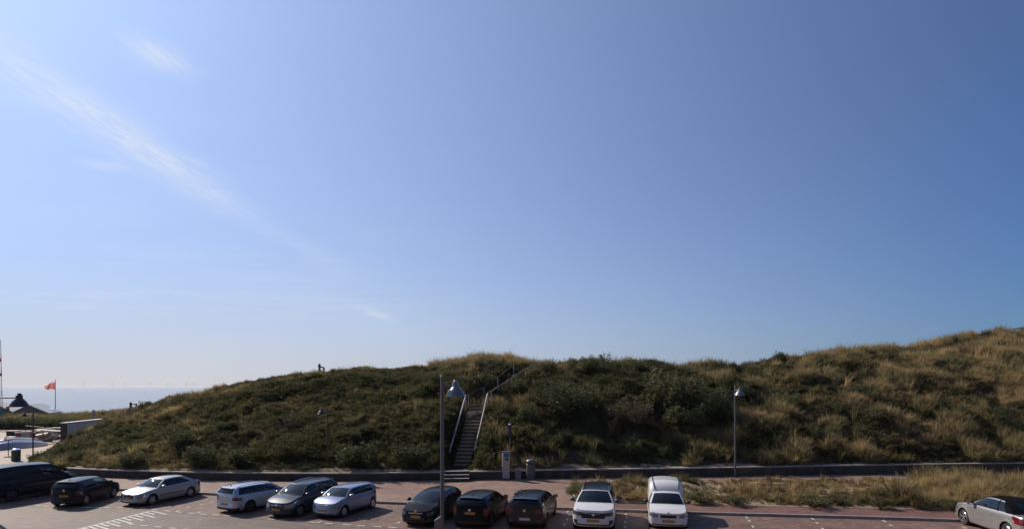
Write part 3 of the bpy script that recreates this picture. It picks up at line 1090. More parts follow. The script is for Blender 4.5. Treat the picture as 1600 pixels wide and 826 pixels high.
def flag():
    Y = 150.0
    b = A(86.5, 646, Y)
    t = thing('flagpole', 'tall thin white flagpole on the beach behind the pavilion', 'flagpole', (b.x, b.y, -6.0))
    top = A(86.5, 592.5, Y).z + 6.0
    MB().tube([(0, 0, 0), (0, 0, top)], [0.11, 0.06], 8).build('pole', M['coping'], t, smooth=40)
    MB().lathe([(0.0, 0.12), (0.1, 0.05), (0.1, -0.02), (0.0, -0.08)], (0, 0, top), 10).build('finial', M['chrome'], t, smooth=40)
    m, nt, bs = new_mat('red_flag_cloth')
    N, L = nt.nodes.new, nt.links.new
    bs.inputs['Roughness'].default_value = 0.8
    uv = N('ShaderNodeTexCoord')
    sp_ = N('ShaderNodeSeparateXYZ')
    L(uv.outputs['UV'], sp_.inputs[0])
    r = N('ShaderNodeValToRGB')
    r.color_ramp.interpolation = 'EASE'
    e = r.color_ramp.elements
    e[0].position, e[0].color = 0.0, (0.62, 0.38, 0.16, 1)
    e[1].position, e[1].color = 0.16, (0.58, 0.17, 0.15, 1)
    for pos, c in ((0.45, (0.58, 0.17, 0.15, 1)), (0.52, (0.65, 0.28, 0.24, 1)), (0.60, (0.58, 0.18, 0.16, 1)), (0.82, (0.58, 0.2, 0.18, 1)), (0.90, (0.7, 0.55, 0.5, 1))):
        q = e.new(pos)
        q.color = c
    L(sp_.outputs[1], r.inputs[0])
    L(r.outputs[0], bs.inputs['Base Color'])
    tr = N('ShaderNodeBsdfTranslucent')
    L(r.outputs[0], tr.inputs[0])
    mx = N('ShaderNodeMixShader')
    mx.inputs[0].default_value = 0.55
    L(bs.outputs[0], mx.inputs[1])
    L(tr.outputs[0], mx.inputs[2])
    L(mx.outputs[0], nt.nodes['Material Output'].inputs[0])
    k = Y / FPX
    rows, uvs = [], []
    nu, nv = 16, 8
    for i in range(nu + 1):
        u = i / nu
        row = []
        for j in range(nv + 1):
            v = j / nv
            hh = (12.5 - 6.5 * u ** 2) * k
            x = -(0.4 + 16.0 * u) * k
            z = (-2.0 - 5.0 * u + 1.2 * math.sin(u * 5)) * k - (1 - v) * hh * (1 - 0.15 * u)
            y = 0.28 * math.sin(u * 9 + v * 1.5) * u
            row.append(Vector((x, y, z)))
            uvs.append((u, v))
        rows.append(row)
    o = MB().grid(rows).build('flag', m, None, smooth=60, loc=(b.x, b.y, A(86.5, 594, Y).z))
    uvl = o.data.uv_layers.new(name='UVMap')
    for lp in o.data.loops: uvl.data[lp.index].uv = uvs[lp.vertex_index]
    props(o, 'faded red flag with a pale stripe flying to the left from the beach flagpole', 'flag')


flag()


def mast():
    Y = 95.0
    b = A(0.5, 655, Y)
    t = thing('lattice_mast', 'slender red and white lattice mast at the left edge above the beach houses', 'mast', (b.x, b.y, 0))
    k = Y / FPX
    zt_ = A(0, 530, Y).z
    z0, w0 = 0.0, 4.2 * k
    red = plain('mast_red', (0.5, 0.03, 0.04), 0.5, 0, 0.1, 5)
    segs = 12
    lean = lambda z: -0.35 * z / zt_
    for i in range(segs):
        za, zb_ = zt_ * i / segs, zt_ * (i + 1) / segs
        mt = red if i in (9, 7, 4) else M['steel']
        mb = MB()
        for sx in (-1, 1):
            for sy in (-1, 1):
                mb.tube([(lean(za) + sx * w0 / 2, sy * w0 / 2, za), (lean(zb_) + sx * w0 / 2, sy * w0 / 2, zb_)], 0.035 if mt is not red else 0.05, 6)
        mb.build('mast_section', mt, t)
        st = MB()
        for q in range(4):
            z = za + (zb_ - za) * q / 4
            for sy in (-1, 1): st.tube([(lean(z) - w0 / 2, sy * w0 / 2, z), (lean(z) + w0 / 2, sy * w0 / 2, z)], 0.025, 5)
        st.build('rungs', mt if mt is red else M['steel'], t)
        if i in (9, 7):
            MB().box((lean(za), 0, za + 0.2), (w0 + 0.08, w0 + 0.08, 0.45)).build('red_band', red, t)
    z = A(0, 643, Y).z
    MB().box((0.0, -w0 / 2 - 0.12, z), (w0 + 0.5, 0.2, 1.0)).build('teal_board', plain('teal_board', (0.02, 0.2, 0.2), 0.5, 0, 0.1, 5), t)


mast()


def container():
    p0, p1 = A(103, 660.5, 62.5), A(164, 653.5, 70.5)
    d = p1 - p0
    d.z = 0
    ln = d.length
    ang = math.atan2(d.y, d.x)
    H = 2.55
    t = thing('storage_container', 'long off white storage container half hidden behind the left end of the dune', 'container', (p0.x, p0.y, p0.z - H), ang)
    wht = plain('off_white_container', (0.50, 0.46, 0.45), 0.6, 0, 0.12, 2)
    pan = MB().box((0, 0, 0), (1.02, 0.05, H - 0.2)).mesh('side_panel', wht)
    W = 0.5
    n = int(ln / 1.07)
    for k in range(n):
        for y in (0.0, W):
            o = link(bpy.data.objects.new('side_panel', pan), t)
            o.location = (0.16 + (k + 0.5) * (ln - 0.3) / n, y, H / 2)
    MB().box((ln / 2, W / 2, H / 2), (ln - 0.2, W - 0.1, H - 0.15)).build('body', wht, t)
    MB().box((ln / 2, W / 2, H), (ln + 0.1, W + 0.16, 0.09)).build('roof', plain('sunlit_container_roof', (0.5, 0.46, 0.40), 0.6, 0, 0.12, 2), t)  # roof tint warmed to paint sunlight onto it, unlike the sides
    MB().box((0.04, W / 2, H / 2), (0.1, W, H - 0.06)).build('end_doors', M['darkwood'], t)
    MB().box((0.06, 0, H / 2), (0.12, 0.12, H)).build('corner_post', M['darkwood'], t)
    p = A(146, 640, 72)
    q = thing('wooden_post', 'pale wooden post standing behind the off white container', 'post', (p.x, p.y, 0))
    MB().tube([(0, 0, 0), (0, 0, p.z)], 0.14, 8).build('post', M['wood'], q, smooth=40)


container()


def path_clutter():
    # two long covered hulls lying beside the path
    cov = plain('silver_blue_tarpaulin', (0.30, 0.34, 0.42), 0.38, 0.2, 0.12, 1.5, bump=0.3)
    for lab, a, b, r_ in (('long silver blue covered hull lying along the beach path, nearer of the pair', G(-26, 705, 0.06), G(73, 695.5, 0.06), 0.55), ('long pale covered hull behind the nearer silver blue one beside the beach path', G(-14, 696.5, 0.06), G(66, 690.5, 0.06), 0.5)):
        d = b - a
        n = 16
        rows = []
        sd_ = Vector((-d.y, d.x, 0)).normalized()
        for i in range(n + 1):
            t = i / n
            f = (math.sin(math.pi * min(1, max(0.0, t * 0.9 + 0.08)))) ** 0.45
            c = a + d * t
            row = []
            for q in range(11):
                an = math.pi * q / 10
                wob = 1 + 0.05 * math.sin(7 * t + q)
                row.append(c + sd_ * (math.cos(an) * r_ * 1.25 * f * wob) + Vector((0, 0, math.sin(an) ** 0.8 * r_ * 1.4 * f * wob)))
            rows.append(row)
        t_ = thing('covered_boat', lab, 'boat', (0, 0, 0))
        MB().grid(rows).build('cover', cov if r_ > 0.52 else plain('pale_tarpaulin', (0.5, 0.49, 0.5), 0.4, 0.1, 0.1, 1.5), t_, smooth=50)
        MB().tube([r[5] + Vector((0, 0, 0.02)) for r in rows[1:-1]], 0.035, 6).build('ridge_highlight', M['chrome'] if r_ > 0.52 else M['plate_w'], t_, smooth=50)  # bright tube added for the highlight along the top edge of the cover
    # long low barrier with red ends
    a, b = G(24, 688, 0.06), G(55, 686, 0.06)
    c = (a + b) / 2
    d = b - a
    t = thing('plank_barrier', 'low pale board barrier with red end panels behind the covered hulls', 'barrier', (c.x, c.y, 0.06), math.atan2(d.y, d.x))
    red = plain('faded_red_paint', (0.34, 0.05, 0.05), 0.6, 0, 0.2, 5)
    MB().box((0, 0, 0.55), (d.length, 0.12, 0.75)).build('board', plain('pale_board', (0.44, 0.38, 0.38), 0.7, 0, 0.15, 5), t)
    MB().box((0, 0, 0.96), (d.length + 0.1, 0.3, 0.07)).build('top_plank', M['rail'], t)
    for s in (-1, 1):
        MB().box((s * d.length * 0.38, -0.09, 0.55), (0.55, 0.05, 0.5)).build('red_panel', red, t)
        MB().box((s * d.length * 0.47, 0, 0.3), (0.1, 0.3, 0.6)).build('leg', M['darkwood'], t)
    # heap of stacked terrace furniture: every stack a thing
    lab = ['pale slatted table top lying highest on the furniture heap', 'dark stacked chairs at the left of the furniture heap', 'pale crate with a white rim in the furniture heap', 'brown crate at the right end of the furniture heap', 'white topped low crate left of the barrier', 'tilted grey board leaning on the furniture heap']
    def crate(nm, lb, px, py, w, h, dd, mt, mt2, rz, z=0.06):
        p = G(px, py, z)
        t = thing(nm, lb, 'crate' if 'crate' in lb else 'furniture', (p.x, p.y, z), rz)
        for k in range(4): MB().box((0, -dd / 2 + 0.02, h * (k + 0.5) / 4), (w, 0.03, h / 4 - 0.04)).build('slat', mt, t)
        for s in (-1, 1):
            MB().box((s * (w / 2 - 0.03), 0, h / 2), (0.05, dd - 0.08, h)).build('side', mt, t)
        MB().box((0, dd / 2 - 0.03, h / 2), (w - 0.12, 0.04, h - 0.02)).build('back', mt, t)
        MB().box((0, 0, h + 0.03), (w + 0.08, dd + 0.08, 0.05)).build('top', mt2, t)
    crate('slatted_crate', lab[2], 66, 688.5, 1.0, 1.15, 0.9, M['wood'], M['plate_w'], 0.2)
    crate('slatted_crate', lab[3], 88, 684.5, 1.0, 1.25, 0.9, plain('brown_crate', (0.13, 0.08, 0.05), 0.8, 0, 0.2, 7), M['rail'], 0.1)
    crate('slatted_crate', lab[4], 17, 688.5, 0.9, 0.45, 0.7, M['darkwood'], M['plate_w'], -0.1)
    crate('stacked_chairs', lab[1], 59, 688, 0.6, 0.95, 0.6, M['darkwood'], M['chrome'], 0.4)
    crate('slatted_crate', 'grey wooden crate in the middle of the furniture heap', 77, 686, 1.05, 1.3, 1.0, plain('grey_crate', (0.26, 0.24, 0.23), 0.8, 0, 0.2, 7), M['coping'], 0.0)
    crate('slatted_crate', 'dark low crate with a pale lid before the hedge, left of the red panelled barrier', 21, 681.5, 1.1, 0.7, 0.9, M['darkwood'], M['rail'], 0.1)
    p = A(76, 671.5, 67.0)
    t = thing('table_top', lab[0], 'table', p, 0.25)
    for k in range(6): MB().box((0, -0.45 + 0.18 * k, 0), (2.3, 0.15, 0.05), M=Matrix.Rotation(R(6), 3, 'Y')).build('slat', M['rail'], t)
    MB().box((-0.7, 0, -0.06), (0.1, 1.0, 0.06)).build('batten', M['wood'], t)
    p = G(72, 689.5, 0.06)
    t = thing('leaning_board', lab[5], 'board', (p.x, p.y, 0.06), 0.3)
    MB().box((0, 0.2, 0.5), (1.2, 0.06, 1.05), M=Matrix.Rotation(R(-22), 3, 'X')).build('board', M['steel'], t)
    # untidy heap of boards, each board its own piece
    p = G(79, 690, 0.06)
    t = thing('timber_heap', 'untidy heap of pale and brown boards in front of the crates beside the dune end', 'timber', (p.x, p.y, 0.06), 0.2)
    bm_ = [M['rail'], M['wood'], M['coping'], M['darkwood'], plain('reddish_board', (0.25, 0.09, 0.07), 0.8, 0, 0.2, 7), M['plate_w']]
    for k in range(18):
        mx = Matrix.Rotation(rng.uniform(-0.6, 0.6), 3, 'Z') @ Matrix.Rotation(rng.uniform(-0.35, 0.35), 3, 'Y') @ Matrix.Rotation(rng.uniform(-0.5, 0.5), 3, 'X')
        MB().box((rng.uniform(-1.1, 1.2), rng.uniform(-0.5, 0.4), 0.3 + 1.0 * rng.random()), (rng.uniform(0.7, 1.9), rng.uniform(0.12, 0.3), 0.05), M=mx).build('board', bm_[k % 6], t)
    # horizontal beam above the heap seen as a thin line
    a, b = A(40, 664.5, 74), A(70, 667.5, 70)
    t = thing('timber_rail', 'thin pale rail on posts in front of the dark hedge', 'rail')
    MB().tube([a, b], 0.05, 6).build('rail', M['wood'], t)
    for q in (a, a.lerp(b, 0.5), b): MB().tube([(q.x, q.y, 0), q], 0.045, 6).build('post', M['darkwood'], t)


path_clutter()


# far wind turbines on the horizon
def turbines():
    wh = plain('turbine_white', (0.55, 0.57, 0.6), 0.6, 0, 0.03, 0.01)
    proto = None
    ORD = ['leftmost', 'second from the left', 'third from the left', 'middle one', 'third from the right', 'second from the right', 'rightmost']
    for k, px in enumerate((131, 176, 196, 235, 262, 292, 303)):
        D = 9500.0 + 420 * (k % 3)
        x = (px - 800) / FPX * D
        if proto is None:
            proto = thing('wind_turbine', 'leftmost of the seven tiny wind turbines far out on the sea horizon', 'wind turbine', (x, D, -6.6), 0, 'wind turbines on the sea horizon')
            MB().tube([(0, 0, 0), (0, 0, 75)], [2.6, 1.6], 6).build('tower', wh, proto)
            MB().box((0, 1, 76), (4, 9, 4)).build('nacelle', wh, proto)
            for q in range(3):
                a = R(90 + 120 * q + 20)
                MB().tube([(0, -4, 76), (40 * math.cos(a), -4, 76 + 40 * math.sin(a))], [1.6, 0.4], 5).build('blade', wh, proto)
        else:
            c = copy_tree(proto)
            c['label'] = ORD[k] + ' of the seven tiny wind turbines far out on the sea horizon'
            c.location = (x, D, -6.6)
            c.rotation_euler = (0, 0, 0.1 * k)


turbines()
# ------------------------------------------------------------------ cars
VL = [0.0, 0.08, 0.17, 0.28, 0.40, 0.52, 0.64, 0.76, 0.87, 0.95, 1.0]
VW = [0.93, 0.965, 0.985, 0.995, 1.0, 1.0, 0.995, 0.988, 0.972, 0.950, 0.925]


def make_car(kind, label, cat, sp, loc, rz, group):
    """a car with its nose towards +x; sp holds its dimensions and fittings"""
    root = thing(kind, label, cat, loc, rz, group)
    L_, W, H = sp['L'], sp['W'], sp['H']
    hl = L_ / 2
    r = sp.get('r', 0.315)
    fa, ra = hl - sp['fo'], hl - sp['fo'] - sp['wb']
    top = sorted(sp['top'])
    tx, tz = [p[0] for p in top], [p[1] for p in top]
    zt = lambda x: float(np.interp(x, tx, tz))
    xc, xh, xr, xt = sp['xc'], sp['xh'], sp['xr'], sp['xt']
    Df, Dr = sp.get('Df', 0.42), sp.get('Dr', 0.34)
    xF, xR = hl - Df, -hl + Dr
    zb0 = sp.get('zb', 0.2)
    plan = lambda x: 1 - 0.055 * (abs(x) / hl) ** 3
    nosef = sp.get('nose', 0.14)          # how far the bonnet edge stands back from the bumper
    tailf = sp.get('tail', 0.08)
    offF = [0.05, 0.0, 0.0, 0.01, 0.03, 0.04, 0.05, 0.07, 0.09, nosef * 0.8, nosef]
    offR = [0.05, 0.0, 0.0, 0.01, 0.03, 0.04, 0.045, 0.05, 0.06, tailf * 0.85, tailf]
    parts = {}

    def P(k):
        if k not in parts: parts[k] = MB()
        return parts[k]

    def quad(k, a, b, c, d):
        P(k).add((a, b, c, d), [(0, 1, 2, 3)])

    Ra = r + 0.06

    def zbot(x):
        z = zb0
        for ax in (fa, ra):
            d = abs(x - ax)
            if d < Ra: z = max(z, r + math.sqrt(Ra * Ra - d * d) * 1.0)
        return z

    xs = set(np.round(np.linspace(xF, xR, 56), 3))
    for ax in (fa, ra):
        for a in np.linspace(0, math.pi, 15): xs.add(round(ax + Ra * math.cos(a), 3))
    for q in sp['doors']: xs |= {round(q[0], 3), round(q[1], 3)}
    xs |= {round(xc, 3), round(xt, 3)}
    xs = sorted((x for x in xs if xR - 1e-6 <= x <= xF + 1e-6), reverse=True)
    keep = [xs[0]]
    for x in xs[1:]:
        if keep[-1] - x > 0.012 or x in (round(xc, 3), round(xt, 3)): keep.append(x)
    xs = keep
    nL = len(VL)
    # cap parameter
    th = np.linspace(-math.pi / 2, math.pi / 2, 23)
    ex = 3.0
    cap = [(math.copysign(abs(math.sin(t)) ** (2 / ex), math.sin(t)), abs(math.cos(t)) ** (2 / ex)) for t in th]

    def sidept(x, v, sgn):
        zb = zbot(x)
        z = zb + VL[v] * (zt(x) - zb)
        fr = (z - zb0) / (zt(x) - zb0)
        w = float(np.interp(fr, VL, VW)) * W * plan(x)
        fl = 0.0
        for ax in (fa, ra):
            d = math.hypot(x - ax, z - r)
            fl = max(fl, 0.022 * math.exp(-((d - Ra) / 0.07) ** 2))
        return Vector((x, sgn * (w + fl * sp.get('flare', 1.0)), z))

    def cappt(front, j, v):
        s, c = cap[j]
        x0 = xF if front else xR
        D = (Df - offF[v]) if front else (Dr - offR[v])
        x = x0 + c * D * (1 if front else -1)
        zb = zb0
        xe = hl - offF[-1] if front else -hl + offR[-1]
        ztop = zt(x0 + (xe - x0) * c)
        z = zb + VL[v] * (ztop - zb)
        return Vector((x, s * W * VW[v] * plan(x0), z))

    hl0, hl1 = sp.get('hlv', (0.62, 0.9))
    hls, hlw = sp.get('hls', 0.6), sp.get('hlw', 0.2)
    tl0, tl1 = sp.get('tlv', (0.6, 0.92))
    tls, tlw = sp.get('tls', 0.7), sp.get('tlw', 0.14)
    clad = sp.get('clad', 0.0)
    # sides
    for sgn in (1, -1):
        for i in range(len(xs) - 1):
            xm = (xs[i] + xs[i + 1]) / 2
            for v in range(nL - 1):
                vm = (VL[v] + VL[v + 1]) / 2
                k = ('body',)
                zm = zbot(xm) + vm * (zt(xm) - zbot(xm))
                if xm > xF - hlw and hl0 < vm < hl1: k = ('headlight', sgn)
                elif xm < xR + tlw and tl0 < vm < tl1: k = ('taillight', sgn)
                elif vm < clad: k = ('sill_cladding',)
                else:
                    for q, (d0, d1) in enumerate(sp['doors']):
                        if d1 < xm < d0 and vm > 0.08 and math.hypot(xm - ra, zm - r) > Ra + 0.05: k = ('door', q, sgn)
                    if k[0] == 'body' and xm > xF - 0.02: k = ('bumper', 1)
                quad(k, sidept(xs[i], v, sgn), sidept(xs[i + 1], v, sgn), sidept(xs[i + 1], v + 1, sgn), sidept(xs[i], v + 1, sgn))
            a, b = sidept(xs[i], 0, sgn), sidept(xs[i + 1], 0, sgn)
            ia, ib = a.copy(), b.copy()
            ia.y -= sgn * 0.22
            ib.y -= sgn * 0.22
            quad(('underbody',), a, b, ib, ia)
    # ends
    grs, grv = sp.get('grs', 0.4), sp.get('grv', (0.5, 0.85))
    for front in (1, 0):
        for j in range(len(cap) - 1):
            sm = (cap[j][0] + cap[j + 1][0]) / 2
            for v in range(nL - 1):
                vm = (VL[v] + VL[v + 1]) / 2
                k = ('bumper', front) if vm < 0.5 else (('body',) if front else ('tailgate',))
                if front:
                    if hl0 < vm < hl1 and abs(sm) > hls: k = ('headlight', 1 if sm > 0 else -1)
                    elif grv[0] < vm < grv[1] and abs(sm) < grs: k = ('grille',)
                    elif sp.get('intake', True) and 0.06 < vm < 0.2 and abs(sm) < 0.8: k = ('air_intake',)
                    elif sp.get('fog') and 0.17 < vm < 0.38 and 0.72 < abs(sm) < 0.94: k = ('fog_light_surround', 1 if sm > 0 else -1)
                else:
                    if tl0 < vm < tl1 and abs(sm) > tls: k = ('taillight', 1 if sm > 0 else -1)
                    elif vm < sp.get('rdiff', 0.16): k = ('diffuser',)
                    elif sp.get('rlow') and 0.2 < vm < 0.34 and abs(sm) > 0.62: k = ('reflector', 1 if sm > 0 else -1)
                quad(k, cappt(front, j, v), cappt(front, j + 1, v), cappt(front, j + 1, v + 1), cappt(front, j, v + 1))
    # bonnet, tail deck and the dark cabin floor at window height
    sj = [c[0] for c in cap]
    crown = sp.get('crown', 0.055)

    def deck(x, s, lower=0.0):
        e = sidept(x, nL - 1, 1)
        return Vector((x, e.y * s, e.z + crown * (1 - s * s) * (1.0 if x > xc - 0.01 else 0.5) - lower))

    rows = [[cappt(1, j, nL - 1) for j in range(len(cap))]]
    tags = []
    prevx = xF + Df * 0.5
    # blend rows from the curved bonnet edge to the straight stations
    for x in xs:
        rows.append([deck(x, s) for s in sj])
    rows.append([cappt(0, j, nL - 1) for j in range(len(cap))])
    for i in range(len(rows) - 1):
        if i == 0: xm = xF + 0.05
        elif i == len(rows) - 2: xm = xR - 0.05
        else: xm = (xs[i - 1] + xs[i]) / 2
        inside = xt + 0.001 < xm < xc - 0.001
        for j in range(len(cap) - 1):
            q = [rows[i][j], rows[i][j + 1], rows[i + 1][j + 1], rows[i + 1][j]]
            if inside: q = [Vector((p.x, p.y * 0.985, p.z - 0.10)) for p in q]
            k = ('cabin',) if inside else (('bonnet',) if xm > 0 else ('tailgate',))
            if not inside and xm > 0 and abs(sj[j] + sj[j + 1]) / 2 > 0.93: k = ('body',)
            quad(k, *q)
    # greenhouse
    NS = 14
    ss = np.linspace(-1, 1, NS + 1)
    ss = np.concatenate(([-1, -0.93], np.linspace(-0.86, 0.86, 11), [0.93, 1]))
    Wr = sp['Wr']
    zh, zr = sp.get('zh', H - 0.09), sp.get('zr', H - 0.08)
    xm_ = (xh * 0.55 + xr * 0.45)

    def roofz(x):
        t = (x - xr) / (xh - xr)
        base = zr + (zh - zr) * t
        mid = zr + (zh - zr) * 0.55
        return base + 4 * t * (1 - t) * max(0.0, H - 0.045 - mid)

    def roofy(x):
        t = (x - xr) / (xh - xr)
        return Wr * (1 - 0.05 * (2 * t - 1) ** 2)
    bowf, bowr = sp.get('bow', 0.16), sp.get('bowr', 0.10)

    def belt(x, sgn):
        p = sidept(x, nL - 1, sgn)
        return p

    def line(kind_, s):
        if kind_ == 'cowl':
            x = xc + bowf * (1 - s * s)
            p = belt(xc, 1)
            return Vector((x, p.y * s, zt(x) + crown * (1 - s * s) - 0.012))
        if kind_ == 'head':
            x = xh + 0.09 * (1 - s * s)
            return Vector((x, roofy(xh) * s, zh + 0.045 * (1 - s * s)))
        if kind_ == 'rear':
            x = xr - 0.06 * (1 - s * s)
            return Vector((x, roofy(xr) * s, zr + 0.045 * (1 - s * s)))
        x = xt - bowr * (1 - s * s)
        p = belt(xt, 1)
        return Vector((x, p.y * s, zt(max(x, -hl + offR[-1])) + crown * 0.5 * (1 - s * s) - 0.004))

    def patch(l0, l1, vs, bulge, axis, cls):
        g = []
        for v in vs:
            row = []
            for s in ss:
                p = line(l0, s).lerp(line(l1, s), v)
                p += axis * (bulge * math.sin(math.pi * v))
                row.append(p)
            g.append(row)
        for a in range(len(vs) - 1):
            for b in range(len(ss) - 1):
                k = cls((vs[a] + vs[a + 1]) / 2, (ss[b] + ss[b + 1]) / 2)
                if k: quad(k, g[a][b], g[a][b + 1], g[a + 1][b + 1], g[a + 1][b])
    vv = [0, 0.05, 0.2, 0.35, 0.5, 0.65, 0.8, 0.94, 1.0]
    patch('cowl', 'head', vv, 0.035, Vector((0.6, 0, 0.8)), lambda v, s: ('scuttle',) if v < 0.05 else (('windscreen',) if abs(s) < 0.93 and v < 0.94 else ('pillar',)))
    rw = sp.get('rwin', (0.1, 0.9, 0.84))
    vr = sorted({0, rw[0], rw[0] + 0.2, 0.5, rw[1] - 0.2, rw[1], 1.0})
    if sp.get('rear_patch', True):
        patch('tail', 'rear', vr, sp.get('rbulge', 0.05), Vector((-0.8, 0, 0.6)), lambda v, s: ('rear_window',) if rw[0] < v < rw[1] and abs(s) < rw[2] and not (sp.get('split') and abs(s) < 0.1) else (('canvas_back',) if sp.get('canvas') else ('tailgate',)))
    # roof
    NR = 12
    g = []
    for i in range(NR + 1):
        t = i / NR
        row = []
        for s in ss:
            x = xh + (xr - xh) * t + (0.09 * (1 - t) - 0.06 * t) * (1 - s * s)
            xx = xh + (xr - xh) * t
            row.append(Vector((x, roofy(xx) * s, roofz(xx) + 0.045 * (1 - s * s) - 0.012 * abs(s) ** 6)))
        g.append(row)
    for a in range(NR):
        for b in range(len(ss) - 1): quad(('roof',), g[a][b], g[a][b + 1], g[a + 1][b + 1], g[a + 1][b])
    # side glass
    bands = sp['bands']
    vs2 = [0, 0.05, 0.25, 0.5, 0.72, 0.9, 1.0]
    for sgn in (1, -1):
        wi = 0
        for (u0, u1, kd) in bands:
            n = max(1, int((u1 - u0) / 0.07))
            us = np.linspace(u0, u1, n + 1)

            def sp_(u, v):
                xb = xc + (xt - xc) * u
                xu = xh + (xr - xh) * u
                if u > 0.999: xb, xu = xt, xr
                b = belt(xb, sgn)
                if sgn and b: pass
                t = Vector((xu, sgn * roofy(xu), roofz(xu) - 0.012))
                p = b.lerp(t, v)
                p.y += sgn * 0.035 * math.sin(math.pi * min(1, v * 1.0)) * (1 - (2 * u - 1) ** 8)
                return p
            for i in range(n):
                for a in range(len(vs2) - 1):
                    vm = (vs2[a] + vs2[a + 1]) / 2
                    k = ('pillar',)
                    if kd in 'wt' and 0.05 < vm < 0.9: k = ('side_window', wi, sgn, kd)
                    elif kd == 'b' and 0.05 < vm < 0.9: k = ('black_pillar',)
                    elif kd == 'c': k = ('rear_quarter',)
                    quad(k, sp_(us[i], vs2[a]), sp_(us[i + 1], vs2[a]), sp_(us[i + 1], vs2[a + 1]), sp_(us[i], vs2[a + 1]))
            wi += 1
    pm = sp['paint']
    roofm = sp.get('roofm', pm)
    mats = {'body': pm, 'door': pm, 'bumper': sp.get('bumperm', pm), 'bonnet': pm, 'tailgate': pm, 'pillar': sp.get('pillarm', pm), 'rear_quarter': sp.get('quarterm', pm), 'roof': roofm,
            'scuttle': M['trim'], 'windscreen': M['glass'], 'rear_window': M['tint'], 'headlight': sp.get('hlm', M['lampglass']), 'taillight': M['taillamp'],
            'grille': M['trim'], 'air_intake': M['trim'], 'sill_cladding': M['trim'], 'underbody': M['under'], 'cabin': M['inside'], 'diffuser': M['trim'],
            'canvas_back': roofm, 'black_pillar': M['trim'], 'fog_light_surround': M['trim'], 'reflector': M['taillamp']}
    # 'pillar' cells join the body; the roof stays a part
    merged = {}
    for k, mb in parts.items():
        nm = k[0]
        if nm == 'pillar' and 'pillarm' not in sp: key = ('body',)
        elif nm == 'rear_quarter' and 'quarterm' not in sp: key = ('body',)
        elif nm == 'scuttle': key = ('scuttle',)
        else: key = k
        merged.setdefault(key, MB())
        merged[key].add(mb.v, mb.f)
    objs = {}
    for k, mb in merged.items():
        nm = k[0]
        mt = mats.get(nm, pm)
        if nm == 'side_window': mt = M['tint'] if k[3] == 't' else M['glass']
        nm2 = {'pillar': 'windscreen_frame', 'black_pillar': 'door_pillar', 'tailgate': sp.get('tailname', 'tailgate')}.get(nm, nm)
        objs[k] = mb.build(nm2, mt, root, smooth=38, weld=True)
    # floor pan between the wheels
    ub = MB()
    ub.box((0, 0, 0.36), (L_ - 0.5, 2 * (W - 0.26), 0.36))
    ub.box((0, 0, 0.5), (L_ - 1.0, 2 * (W - 0.24), 0.4))
    ub.build('floor_pan', M['under'], root)
    # wheels
    rimm = sp.get('rimm', M['rim'])
    tyre = MB()
    tw = 0.205
    tyre.lathe([(r * 0.6, -tw / 2 + 0.01), (r * 0.9, -tw / 2), (r * 0.985, -tw / 2 + 0.03), (r, 0), (r * 0.985, tw / 2 - 0.03), (r * 0.9, tw / 2), (r * 0.6, tw / 2 - 0.01)], n=28, axis='Y')
    tme = tyre.mesh('wheel', M['tyre'], smooth=50)
    rim = MB()
    rr = r * 0.69
    yo = tw / 2 - 0.012
    rim.lathe([(rr, yo), (rr * 0.93, yo + 0.012), (rr * 0.88, yo - 0.02), (rr * 0.86, yo - 0.06)], n=28, axis='Y')
    ns = sp.get('spokes', 5)
    if ns == 0:
        rim.lathe([(rr * 0.9, yo), (rr * 0.6, yo + 0.012), (rr * 0.28, yo + 0.004), (rr * 0.25, yo + 0.02), (0.0, yo + 0.022)], n=24, axis='Y')
    for q in range(ns):
        a = 2 * math.pi * q / ns + 0.3
        ca, sa = math.cos(a), math.sin(a)
        px_, pz_ = -sa, ca
        w0, w1 = rr * 0.20, rr * (0.24 if ns < 8 else 0.14)
        f, bk = yo + 0.008, yo - 0.03
        pts = []
        for rad, w in ((0.05 * rr, w0), (rr * 0.92, w1)):
            for y in (f, bk):
                for sg in (-1, 1):
                    pts.append((ca * rad + px_ * w / 2 * sg, y, sa * rad + pz_ * w / 2 * sg))
        rim.add(pts, [(0, 1, 5, 4), (0, 4, 6, 2), (1, 3, 7, 5)])
    rim.lathe([(0.0, yo + 0.014), (rr * 0.2, yo + 0.012), (rr * 0.24, yo - 0.01)], n=16, axis='Y')
    rme = rim.mesh('rim', rimm, smooth=35)
    bd = MB()
    bd.lathe([(0.0, yo - 0.065), (rr * 0.87, yo - 0.062)], n=24, axis='Y')
    bme = bd.mesh('brake_disc', M['darkrim'] if ns else rimm)
    for ax in (fa, ra):
        for sgn in (1, -1):
            w = link(bpy.data.objects.new('wheel', tme), root)
            w.location = (ax, sgn * (W * 0.985 - tw / 2), r)
            if sgn < 0: w.rotation_euler = (0, 0, math.pi)
            link(bpy.data.objects.new('rim', rme), w)
            link(bpy.data.objects.new('brake_disc', bme), w)
    # mirrors
    for sgn in (1, -1):
        mb = MB()
        b = belt(xc - 0.18, sgn)
        c = Vector((xc - 0.26 + sp.get('mdx', 0), sgn * (abs(b.y) + 0.155), b.z + 0.075))
        vs = []
        for (fx, sx) in ((0.09, 0.45), (0.05, 0.86), (0.0, 1.0), (-0.07, 1.0)):
            for k in range(12):
                a = 2 * math.pi * k / 12
                ca, sa = math.cos(a), math.sin(a)
                vs.append(c + Vector((fx, 0.115 * sx * math.copysign(abs(ca) ** 0.7, ca), 0.075 * sx * math.copysign(abs(sa) ** 0.7, sa))))
        fs = [(i * 12 + k, i * 12 + (k + 1) % 12, (i + 1) * 12 + (k + 1) % 12, (i + 1) * 12 + k) for i in range(3) for k in range(12)]
        fs += [tuple(range(12))[::-1], tuple(36 + k for k in range(12))]
        mb.add(vs, fs)
